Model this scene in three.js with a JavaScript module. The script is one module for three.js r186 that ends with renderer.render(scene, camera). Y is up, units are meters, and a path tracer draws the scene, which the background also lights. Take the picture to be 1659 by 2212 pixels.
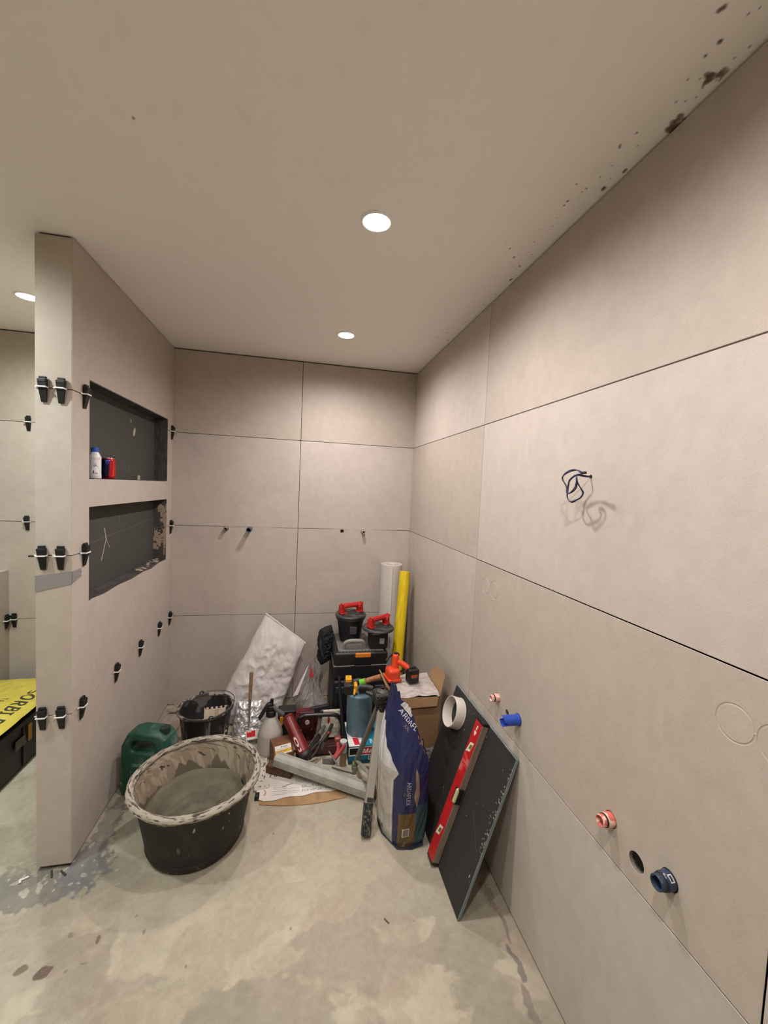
import * as THREE from 'three';
import { RoundedBoxGeometry } from 'three/addons/geometries/RoundedBoxGeometry.js';
import { mergeGeometries } from 'three/addons/utils/BufferGeometryUtils.js';


// ------------------------------------------------------------------ camera, lights, exposure
const scene = new THREE.Scene();
scene.background = new THREE.Color(0x000000);
const camera = new THREE.PerspectiveCamera(103.517, 1659 / 2212, 0.02, 30);
camera.position.set(-0.7889, 1.5018, 2.8325);
camera.rotation.order = 'YXZ';
camera.rotation.set(-0.0563, -0.2066, 0.0456);
const renderer = new THREE.WebGLRenderer({ antialias: true });
renderer.toneMapping = THREE.LinearToneMapping;
renderer.toneMappingExposure = 1.0;
renderer.shadowMap.enabled = true;

const LAMP = 7.3;                       // candela of one downlight on its axis, in scene units
const WARM = new THREE.Color(1.0, 0.925, 0.93), COOL = new THREE.Color(0.95, 1.0, 0.96);

// room measures (metres): corner of back and right wall at the origin, floor y = 0
const H = 2.339, XL = -1.599, XW = -1.718, ZP = 1.165, ROOMX = -3.3, ROOMZ = 3.7;
const JY = [0.6064, 1.2064, 1.8064];

// ------------------------------------------------------------------ helpers
function rng(seed) { let s = seed >>> 0; return () => { s = (s + 0x6D2B79F5) >>> 0; let t = s; t = Math.imul(t ^ (t >>> 15), t | 1); t ^= t + Math.imul(t ^ (t >>> 7), t | 61); return ((t ^ (t >>> 14)) >>> 0) / 4294967296; }; }
const rand = rng(7);
const V = (x, y, z) => new THREE.Vector3(x, y, z);
const clamp = (v, a = 0, b = 1) => Math.min(b, Math.max(a, v));
const sst = (a, b, v) => { const t = clamp((v - a) / (b - a)); return t * t * (3 - 2 * t); };
function hash(x, y, s) { let h = Math.imul(x | 0, 374761393) ^ Math.imul(y | 0, 668265263) ^ Math.imul(s | 0, 2147483647); h = Math.imul(h ^ (h >>> 13), 1274126177); return ((h ^ (h >>> 16)) >>> 0) / 4294967296; }
function vn(x, y, s) { const xi = Math.floor(x), yi = Math.floor(y), fx = x - xi, fy = y - yi, u = fx * fx * (3 - 2 * fx), v = fy * fy * (3 - 2 * fy); const a = hash(xi, yi, s), b = hash(xi + 1, yi, s), c = hash(xi, yi + 1, s), d = hash(xi + 1, yi + 1, s); return a + (b - a) * u + (c - a) * v + (a - b - c + d) * u * v; }
function fbm(x, y, o = 4, s = 1) { let v = 0, a = 0.5, t = 0; for (let i = 0; i < o; i++) { v += a * vn(x, y, s + i * 17); t += a; a *= 0.5; x *= 2.03; y *= 2.03; } return v / t; }
function hex(h) { return [(h >> 16) & 255, (h >> 8) & 255, h & 255]; }
const mix3 = (a, b, t) => [a[0] + (b[0] - a[0]) * t, a[1] + (b[1] - a[1]) * t, a[2] + (b[2] - a[2]) * t];
function dataTex(w, h, f, srgb = true, wrap = true) {     // f(u, v) gives 0..255 rgb, v up
  const d = new Uint8Array(w * h * 4);
  for (let j = 0; j < h; j++) for (let i = 0; i < w; i++) { const c = f((i + 0.5) / w, (j + 0.5) / h), k = (j * w + i) * 4; d[k] = clamp(c[0], 0, 255); d[k + 1] = clamp(c[1], 0, 255); d[k + 2] = clamp(c[2], 0, 255); d[k + 3] = 255; }
  const t = new THREE.DataTexture(d, w, h); t.magFilter = THREE.LinearFilter; t.minFilter = THREE.LinearMipmapLinearFilter; t.generateMipmaps = true;
  if (srgb) t.colorSpace = THREE.SRGBColorSpace; if (wrap) t.wrapS = t.wrapT = THREE.RepeatWrapping; t.needsUpdate = true; return t;
}
function canvasTex(w, h, draw) { const c = document.createElement('canvas'); c.width = w; c.height = h; const g = c.getContext('2d'); draw(g, w, h); const t = new THREE.CanvasTexture(c); t.colorSpace = THREE.SRGBColorSpace; t.anisotropy = 8; return t; }
// two-colour mottle: b over a where noise passes thr
function mottle(a, b, { n = 256, sx = 6, sy = 6, thr = 0.55, soft = 0.05, o = 5, seed = 1, grain = 8 } = {}) {
  const A = hex(a), B = hex(b), r = rng(seed + 99);
  return dataTex(n, n, (u, v) => { const m = sst(thr - soft, thr + soft, fbm(u * sx, v * sy, o, seed)); const g = (r() - 0.5) * 2 * grain; const c = mix3(A, B, m); return [c[0] + g, c[1] + g, c[2] + g]; });
}
const M = (color, roughness = 0.6, o = {}) => new THREE.MeshStandardMaterial({ color, roughness, metalness: 0, ...o });
const P = (color, roughness = 0.6, o = {}) => new THREE.MeshPhysicalMaterial({ color, roughness, metalness: 0, ...o });
const MT = (map, roughness = 0.6, o = {}) => new THREE.MeshStandardMaterial({ map, roughness, metalness: 0, ...o });

const used = {};
function numbered(n) { if (used[n] === undefined) { used[n] = 0; return n; } used[n]++; return n + '_' + String(used[n]).padStart(3, '0'); }
function tag(o, label, category, group) { o.userData = { label, category }; if (group) o.userData.group = group; return o; }
function thing(name, label, category, [x, y, z] = [0, 0, 0], turn = 0, group) { const o = new THREE.Group(); o.name = numbered(name); o.position.set(x, y, z); o.rotation.y = turn; tag(o, label, category, group); scene.add(o); return o; }
function part(parent, name, geo, m, label) { const o = new THREE.Mesh(geo, m); o.name = name; parent.add(o); if (label) o.userData.label = label; return o; }
function solo(name, geo, m, label, category, pos, group) { const o = new THREE.Mesh(geo, m); o.name = numbered(name); if (pos) o.position.set(...pos); tag(o, label, category, group); scene.add(o); return o; }
function struct(name, geo, m) { const o = geo ? new THREE.Mesh(geo, m) : new THREE.Group(); o.name = name; o.userData.kind = 'structure'; scene.add(o); return o; }

function rb(w, h, d, r = 0.003, x = 0, y = 0, z = 0, seg = 2) { const g = new RoundedBoxGeometry(w, h, d, seg, Math.min(r, w / 2.01, h / 2.01, d / 2.01)); g.translate(x, y, z); return g; }
function rot(g, rx = 0, ry = 0, rz = 0) { if (rx) g.rotateX(rx); if (ry) g.rotateY(ry); if (rz) g.rotateZ(rz); return g; }
const mv = (g, x, y, z) => { g.translate(x, y, z); return g; };
function merge(list) { return mergeGeometries(list.map(g => { const h = g.index ? g.toNonIndexed() : g; for (const k of Object.keys(h.attributes)) if (!['position', 'normal', 'uv'].includes(k)) h.deleteAttribute(k); return h; })); }
function lathe(pts, seg = 48) { return new THREE.LatheGeometry(pts.map(p => new THREE.Vector2(p[0], p[1])), seg); }
function tube(pts, r, { seg = 64, rad = 10, closed = false, tension = 0.5 } = {}) { return new THREE.TubeGeometry(new THREE.CatmullRomCurve3(pts, closed, 'catmullrom', tension), seg, r, rad, closed); }
function capTube(pts, r, opt = {}) { const g = [tube(pts, r, opt)]; for (const p of [pts[0], pts[pts.length - 1]]) { const s = new THREE.SphereGeometry(r, opt.rad || 10, 6); s.translate(p.x, p.y, p.z); g.push(s); } return merge(g); }
function align(g, a, b) { const d = b.clone().sub(a), q = new THREE.Quaternion().setFromUnitVectors(V(0, 1, 0), d.clone().normalize()); g.applyQuaternion(q); g.translate(a.x, a.y, a.z); return g; }  // geometry standing on y = 0 put from a towards b
function rod(a, b, r0, r1 = r0, seg = 20) { const L = a.distanceTo(b); const g = new THREE.CylinderGeometry(r1, r0, L, seg); g.translate(0, L / 2, 0); return align(g, a, b); }
function beam(a, b, w, d, r = 0.003, roll = 0) { const L = a.distanceTo(b); const g = rb(w, L, d, r); g.translate(0, L / 2, 0); g.rotateY(roll); return align(g, a, b); }
function poly(pts, holes = []) { const s = new THREE.Shape(pts.map(p => new THREE.Vector2(p[0], p[1]))); for (const h of holes) s.holes.push(new THREE.Path(h.map(p => new THREE.Vector2(p[0], p[1])))); return s; }
function extr(shape, depth, bevel = 0, curve = 16, bs = 1) { return new THREE.ExtrudeGeometry(shape, { depth: depth - 2 * bevel, bevelEnabled: bevel > 0, bevelThickness: bevel, bevelSize: bevel, bevelOffset: -bevel, bevelSegments: bs, curveSegments: curve }); }
const circ = (x, y, r, n = 32) => Array.from({ length: n }, (_, i) => [x + r * Math.cos(i / n * 2 * Math.PI), y + r * Math.sin(i / n * 2 * Math.PI)]);
function rrect(w, h, r, n = 6) { const p = []; for (const [cx, cy, a0] of [[w / 2 - r, h / 2 - r, 0], [-w / 2 + r, h / 2 - r, 90], [-w / 2 + r, -h / 2 + r, 180], [w / 2 - r, -h / 2 + r, 270]]) for (let i = 0; i <= n; i++) { const a = (a0 + 90 * i / n) * Math.PI / 180; p.push([cx + r * Math.cos(a), cy + r * Math.sin(a)]); } return p; }
function grid(nu, nv, f, closeU = false) {              // surface from f(u, v) -> Vector3
  const pos = [], uv = [], idx = [];
  for (let j = 0; j <= nv; j++) for (let i = 0; i <= nu; i++) { const p = f(i / nu, j / nv); pos.push(p.x, p.y, p.z); uv.push(i / nu, j / nv); }
  for (let j = 0; j < nv; j++) for (let i = 0; i < nu; i++) { const a = j * (nu + 1) + i, b = a + 1, c = a + nu + 1, d = c + 1; idx.push(a, b, d, a, d, c); }
  const g = new THREE.BufferGeometry(); g.setAttribute('position', new THREE.Float32BufferAttribute(pos, 3)); g.setAttribute('uv', new THREE.Float32BufferAttribute(uv, 2)); g.setIndex(idx); g.computeVertexNormals();
  if (closeU) { const n = g.attributes.normal; for (let j = 0; j <= nv; j++) { const a = j * (nu + 1), b = a + nu; const x = n.getX(a) + n.getX(b), y = n.getY(a) + n.getY(b), z = n.getZ(a) + n.getZ(b), l = Math.hypot(x, y, z) || 1; n.setXYZ(a, x / l, y / l, z / l); n.setXYZ(b, x / l, y / l, z / l); } }
  return g;
}
// closed crumpled pillow, w by h in xy, thickness t in z
function pillow(w, h, t, { nu = 48, nv = 64, wr = 0.01, sc = 5, seed = 3, outline } = {}) {
  const side = s => grid(nu, nv, (u, v) => {
    const a = u * 2 - 1, b = v * 2 - 1; let x = a * w / 2, y = b * h / 2;
    if (outline) { const o = outline(a, b); x = o[0]; y = o[1]; }
    const e = Math.pow(Math.max(0, 1 - a * a * a * a), 0.6) * Math.pow(Math.max(0, 1 - b * b * b * b), 0.6);
    const n1 = 1 - Math.abs(2 * fbm(u * sc + 3, v * sc * h / w, 3, seed + (s > 0 ? 0 : 40)) - 1), n2 = fbm(u * sc * 3, v * sc * 3 * h / w + u * 4, 3, seed + 9);
    return V(x + (n2 - 0.5) * wr * 0.5 * (1 - e), y + (n1 - 0.6) * wr * 0.5 * (1 - e), s * e * (t / 2 + (n1 - 0.65) * wr * 2 + (n2 - 0.5) * wr));
  });
  const f = side(1), b = side(-1), ix = b.index.array; for (let i = 0; i < ix.length; i += 3) { const q = ix[i + 1]; ix[i + 1] = ix[i + 2]; ix[i + 2] = q; } b.computeVertexNormals();
  return [f, b];
}
function decal(w, h) { return new THREE.PlaneGeometry(w, h); }     // printed label, a sheet of its own on the thing that carries it
function basis(g, X, Y, Z) { g.applyMatrix4(new THREE.Matrix4().makeBasis(X, Y, Z)); return g; }
const EX = V(1, 0, 0), EY = V(0, 1, 0), EZ = V(0, 0, 1), NX = V(-1, 0, 0), NZ = V(0, 0, -1);
const WALLS = { right: [EZ, EY, NX], back: [EX, EY, EZ], side: [NZ, EY, EX], left: [EZ, EY, NX] };   // (along, up, out of the wall)

// ------------------------------------------------------------------ surfaces
const tileTex = (() => { const r = rng(11); return dataTex(1024, 1024, (u, v) => {
  const big = fbm(u * 5, v * 5, 4, 21) - 0.5, mid = fbm(u * 34, v * 30, 3, 5) - 0.5, g = r() - 0.5, sp = r() > 0.9975 ? -26 : 0;
  const k = big * 9 + mid * 11 + g * 11 + sp; return [186 + k, 176 + k, 165 + k]; }); })();
const tileBump = (() => { const r = rng(12); return dataTex(512, 512, (u, v) => { const k = 128 + (fbm(u * 60, v * 60, 3, 8) - 0.5) * 120 + (r() - 0.5) * 60; return [k, k, k]; }, false); })();
const mTile = new THREE.MeshPhysicalMaterial({ map: tileTex, bumpMap: tileBump, bumpScale: 0.0006, roughness: 0.58 });
const mTile2 = new THREE.MeshPhysicalMaterial({ map: tileTex, bumpMap: tileBump, bumpScale: 0.0006, roughness: 0.62, color: 0xf6f4f0 });
const mCore = MT(mottle(0x3f3c38, 0x4c4844, { sx: 9, sy: 9, seed: 4 }), 0.9);
const mPlaster = M(0xb9b2a6, 0.9);

// floor: levelled screed with splashes, worn patches and dried mortar
const floorTex = (() => {
  const r = rng(31), blobs = [];
  const B = (x, z, rad, col, k = 1, sx = 1, sz = 1) => blobs.push([x, z, rad, hex(col), k, sx, sz]);
  B(-1.563, 1.494, 0.016, 0x6e6457, 0.85, 1.2, 1); B(-1.498, 1.52, 0.02, 0x6b5b4e, 0.95); B(-1.392, 1.445, 0.008, 0x6a6152, 0.8, 0.8, 1.4);
  B(-1.70, 1.235, 0.13, 0x7a7872, 0.75, 1.5, 0.6); B(-1.55, 1.16, 0.11, 0x77767a, 0.75, 0.8, 1.2); B(-1.56, 0.98, 0.07, 0x7c7872, 0.7, 0.6, 2.6); B(-1.80, 1.22, 0.1, 0x83827a, 0.6, 1.3, 0.7);
  B(-1.57, 0.72, 0.05, 0x827b70, 0.6, 0.5, 4);
  B(-0.045, 1.64, 0.02, 0x837a70, 0.8, 0.6, 2.4); B(-0.063, 1.735, 0.026, 0x7b736b, 0.85, 0.55, 2.6); B(-0.075, 1.85, 0.022, 0x857b70, 0.75, 0.6, 2.4); B(-0.06, 1.52, 0.026, 0x857a6c, 0.7, 0.7, 2);
  B(-0.05, 1.95, 0.02, 0x877d72, 0.7, 0.6, 2.2);
  for (let i = 0; i < 26; i++) B(-0.3 - r() * 1.4, 1.1 + r() * 1.1, 0.003 + r() * 0.004, 0x7d7263, 0.6);
  const white = []; for (let i = 0; i < 46; i++) { const a = r() * 6.28, q = r() * 0.22; white.push([-1.62 + Math.cos(a) * q * 1.3, 1.17 + Math.sin(a) * q * 0.7, 0.003 + r() * r() * 0.017, 0.4 + r() * 1.2]); }
  for (let i = 0; i < 24; i++) white.push([-1.52 + r() * 0.12, 0.7 + r() * 0.5, 0.004 + r() * 0.012, 0.5 + r()]);
  const W = 2048, Hh = 2048, w = -ROOMX, d = ROOMZ;
  return dataTex(W, Hh, (u, v) => {
    const x = ROOMX + u * w, z = v * d;
    const wx = x + (fbm(x * 9, z * 9, 3, 77) - 0.5) * 0.08, wz = z + (fbm(x * 9 + 40, z * 9, 3, 78) - 0.5) * 0.08;
    const big = fbm(wx * 2.2, wz * 2.2, 5, 61), mid = fbm(wx * 9, wz * 9, 4, 62), g = r() - 0.5;
    let c = mix3([172, 163, 143], [186, 178, 158], big);
    // lighter skim and thinner greenish-grey patches with ragged outlines
    const area = 0.25 + 0.75 * sst(1.2, 1.7, z - (x + 0.8) * 0.15 + (fbm(x * 3, z * 3, 3, 90) - 0.5) * 0.6);
    const p = fbm(wx * 6.5, wz * 8.5, 7, 63); c = mix3(c, [197, 190, 168], area * sst(0.51, 0.575, p) * 0.62);
    const p2 = fbm(wx * 5 + 9, wz * 7.5, 7, 64); c = mix3(c, [150, 143, 126], area * sst(0.52, 0.59, p2) * 0.65);
    const p3 = fbm(wx * 5.5 + 30, wz * 4.2, 6, 65); c = mix3(c, [170, 154, 137], area * sst(0.53, 0.64, p3) * 0.5);
    const lf = sst(-1.0, -1.5, x), p4 = fbm(wx * 5 + 4, wz * 5, 6, 66); c = mix3(c, [188, 184, 167], lf * sst(0.48, 0.58, p4) * 0.55); c = mix3(c, [152, 149, 135], lf * sst(0.5, 0.64, 1 - p4) * 0.45);
    for (const b of blobs) { const dx = (wx - b[0]) / b[5], dz = (wz - b[1]) / b[6]; if (Math.abs(dx) > b[2] * 2 || Math.abs(dz) > b[2] * 2) continue; const q = Math.hypot(dx, dz) / b[2] + (fbm(x * 55, z * 55, 3, 70) - 0.5) * 1.0; c = mix3(c, b[3], b[4] * (1 - sst(0.8, 1.05, q))); }
    for (const b of white) { const dx = wx - b[0], dz = (wz - b[1]) * b[3]; if (Math.abs(dx) > 0.04 || Math.abs(dz) > 0.04) continue; const q = Math.hypot(dx, dz) / b[2] + (fbm(x * 70, z * 70, 2, 71) - 0.5) * 0.8; c = mix3(c, [196, 191, 177], 0.65 * (1 - sst(0.75, 1, q))); }
    const k = (mid - 0.5) * 16 + (fbm(x * 60, z * 60, 3, 95) - 0.5) * 16 + g * 10; return [c[0] + k, c[1] + k, c[2] + k];
  }, true, false);
})();
const mFloor = MT(floorTex, 0.72, { color: 0xeeece9, bumpMap: dataTex(512, 512, (u, v) => { const k = 128 + (fbm(u * 40, v * 40, 4, 91) - 0.5) * 160; return [k, k, k]; }, false), bumpScale: 0.0015 });

// ceiling: painted board with dirty finger and mortar marks close to the right wall
const ceilTex = (() => {
  const r = rng(41);
  const sp = [[-0.117, 2.224, 12], [-0.071, 2.185, 10], [-0.073, 2.163, 8], [-0.03, 2.136, 24], [-0.012, 2.141, 20], [-0.023, 2.12, 14], [-0.006, 2.024, 24], [-0.007, 2.049, 18], [-0.074, 1.955, 9], [-0.065, 1.994, 5], [-0.015, 1.831, 14], [-0.008, 1.896, 12], [-0.074, 1.767, 10], [-0.074, 1.748, 6], [-0.058, 1.819, 5], [-0.094, 1.826, 6], [-0.118, 1.518, 6], [-0.079, 1.477, 9], [-0.029, 1.43, 8], [-0.013, 1.336, 12], [-0.02, 1.116, 6], [-0.022, 0.91, 6], [-0.031, 0.831, 6], [-0.06, 0.763, 8], [-0.088, 0.685, 8], [-0.114, 0.524, 8], [-0.017, 0.668, 10], [-1.198, 1.734, 7]];
  for (let i = 0; i < 60; i++) sp.push([-0.004 - r() * r() * 0.13, 0.3 + r() * 2.2, 1.5 + r() * 3]);
  return canvasTex(1536, 1536, (g, W, Hh) => {
    g.fillStyle = '#f0ece6'; g.fillRect(0, 0, W, Hh);
    const kx = W / -ROOMX, kz = Hh / ROOMZ;
    for (let i = 0; i < 2500; i++) { g.fillStyle = r() > 0.5 ? 'rgba(255,255,255,0.03)' : 'rgba(120,110,100,0.018)'; g.beginPath(); g.ellipse(r() * W, r() * Hh, 3 + r() * 12, 2 + r() * 6, r() * 3, 0, 7); g.fill(); }
    for (const [x, z, s] of sp) for (let i = 0; i < 5; i++) { const px = (x - ROOMX) * kx + (r() - 0.5) * s * 0.55 * kx / 1000, pz = z * kz + (r() - 0.5) * s * 0.9 * kz / 1000; g.fillStyle = `rgba(${82 + r() * 30 | 0},${72 + r() * 24 | 0},${62 + r() * 20 | 0},${s > 9 ? 0.6 : 0.45})`; g.beginPath(); g.ellipse(px, pz, Math.max(0.5, s * kx / 1000 * (0.12 + r() * 0.3)), Math.max(0.6, s * kz / 1000 * (0.15 + r() * 0.4)), r() * 3, 0, 7); g.fill(); }
  });
})();
ceilTex.flipY = false;
const mCeil = MT(ceilTex, 0.85);

function planeUV(g, fu, fv) { const p = g.attributes.position, u = g.attributes.uv; for (let i = 0; i < p.count; i++) u.setXY(i, fu(p.getX(i), p.getY(i), p.getZ(i)), fv(p.getX(i), p.getY(i), p.getZ(i))); return g; }
const flU = x => (x - ROOMX) / -ROOMX, flV = (x, y, z) => z / ROOMZ;
{ const g = new THREE.BoxGeometry(-ROOMX + 0.2, 0.1, ROOMZ + 0.2); g.translate(ROOMX / 2, -0.05, ROOMZ / 2); struct('floor', planeUV(g, flU, flV), mFloor); }
{ const g = new THREE.BoxGeometry(-ROOMX + 0.2, 0.1, ROOMZ + 0.2); g.translate(ROOMX / 2, H + 0.05, ROOMZ / 2); struct('ceiling', planeUV(g, flU, flV), mCeil); }

// tiles: one mesh each, with an arris, in a frame (along, up, out); front face on the plane of the wall
const GAP = 0.0016, TT = 0.01;
function tile(parent, wall, plane, pts, holes = [], extra = [], m = mTile) {
  let g = extr(poly(pts, holes), TT, 0.0006, 24);
  if (extra.length) g = merge([g, ...extra]);
  const ox = rand() * 3, oy = rand() * 3, uv = g.attributes.uv; for (let i = 0; i < uv.count; i++) uv.setXY(i, uv.getX(i) + ox, uv.getY(i) + oy);
  g.translate(0, 0, -TT); basis(g, ...WALLS[wall]);
  const o = part(parent, 'tile', g, m); o.position.copy(plane); return o;
}
const rect = (a, b, c, d) => [[a + GAP, c + GAP], [b - GAP, c + GAP], [b - GAP, d - GAP], [a + GAP, d - GAP]];
const TOP = H - 0.006;
// --- back wall (runs on behind the partition into the next bay)
const pipeBack = [[-1.264, 1.193, 0.016], [-1.114, 1.193, 0.017], [-0.491, 1.193, 0.014], [-0.342, 1.193, 0.015]];
function holeWall(name, wall, a, b, holes, pos) {      // 9 cm screed wall with the pipe chases drilled through
  const o = struct(name, basis(mv(extr(poly([[a, 0], [b, 0], [b, H], [a, H]], holes.map(h => circ(h[0], h[1], h[2]))), 0.08), 0, 0, -TT - 0.08), ...WALLS[wall]), mCore); o.position.copy(pos); return o;
}
const wallBack = holeWall('wall_back', 'back', ROOMX, 0.01, pipeBack, V(0, 0, 0));
part(wallBack, 'wall_backing', mv(new THREE.BoxGeometry(-ROOMX + 0.1, H, 0.05), ROOMX / 2, H / 2, -0.115), mPlaster);
{
  const xs = [0.005, -0.796, XL - 0.004, XW + 0.004, ROOMX], ys = [0.004, ...JY, TOP];
  for (let i = 0; i < 4; i++) { if (i === 2) continue; for (let j = 0; j < 4; j++) {
    const x1 = xs[i], x0 = xs[i + 1], hs = pipeBack.filter(h => h[0] > x0 && h[0] < x1 && h[1] > ys[j] && h[1] < ys[j + 1]);
    tile(wallBack, 'back', V(0, 0, 0), rect(x0, x1, ys[j], ys[j + 1]), hs.map(h => circ(h[0], h[1], h[2])), [], j === 3 ? mTile2 : mTile); } }
}
// --- right wall
const pipeRight = [[1.418, 0.704, 0.017], [1.49, 0.681, 0.013], [1.568, 0.702, 0.021], [2.008, 0.702, 0.019], [2.09, 0.667, 0.021], [2.172, 0.706, 0.0205]];
const wallRight = holeWall('wall_right', 'right', -0.05, ROOMZ, [...pipeRight, [1.845, 1.562, 0.008]], V(0, 0, 0));
part(wallRight, 'wall_backing', mv(new THREE.BoxGeometry(0.05, H, ROOMZ + 0.1), 0.115, H / 2, ROOMZ / 2), mPlaster);
{
  const zs = [-0.0008, 1.1506, 2.3526, ROOMZ], ys = [0.006, ...JY, TOP];
  const ring = (cx, cy, r, a0 = 0, a1 = 360) => { const w = 0.0013, p = [], n = 40; for (let i = 0; i <= n; i++) { const a = (a0 + (a1 - a0) * i / n) * Math.PI / 180; p.push([cx + (r + w) * Math.cos(a), cy + (r + w) * Math.sin(a)]); } for (let i = n; i >= 0; i--) { const a = (a0 + (a1 - a0) * i / n) * Math.PI / 180; p.push([cx + (r - w) * Math.cos(a), cy + (r - w) * Math.sin(a)]); } return p; };
  const grooves = [ring(1.2555, 1.109, 0.034, 3, 357), ring(1.3290, 1.109, 0.034, 183, 537), ring(2.2675, 1.105, 0.0335, 3, 357), ring(2.3388, 1.105, 0.0335, 76, 284)];
  for (let i = 0; i < 3; i++) for (let j = 0; j < 4; j++) {
    const z0 = zs[i], z1 = zs[i + 1], y0 = ys[j], y1 = ys[j + 1], inn = h => h[0] > z0 && h[0] < z1 && h[1] > y0 && h[1] < y1;
    const hs = [...pipeRight, [1.845, 1.562, 0.006]].filter(inn).map(h => circ(h[0], h[1], h[2]));
    const gr = grooves.filter(g => inn(g[0])), extra = [];
    // a scored ring is a groove: open in the face, closed 2 mm down
    if (gr.length) extra.push(mv(extr(poly(rect(z0, z1, y0, y1), hs), TT - 0.0014), 0, 0, 0));
    tile(wallRight, 'right', V(0, 0, 0), rect(z0, z1, y0, y1), [...hs, ...gr], extra, (i + j) % 2 ? mTile : mTile2);
  }
}
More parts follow.
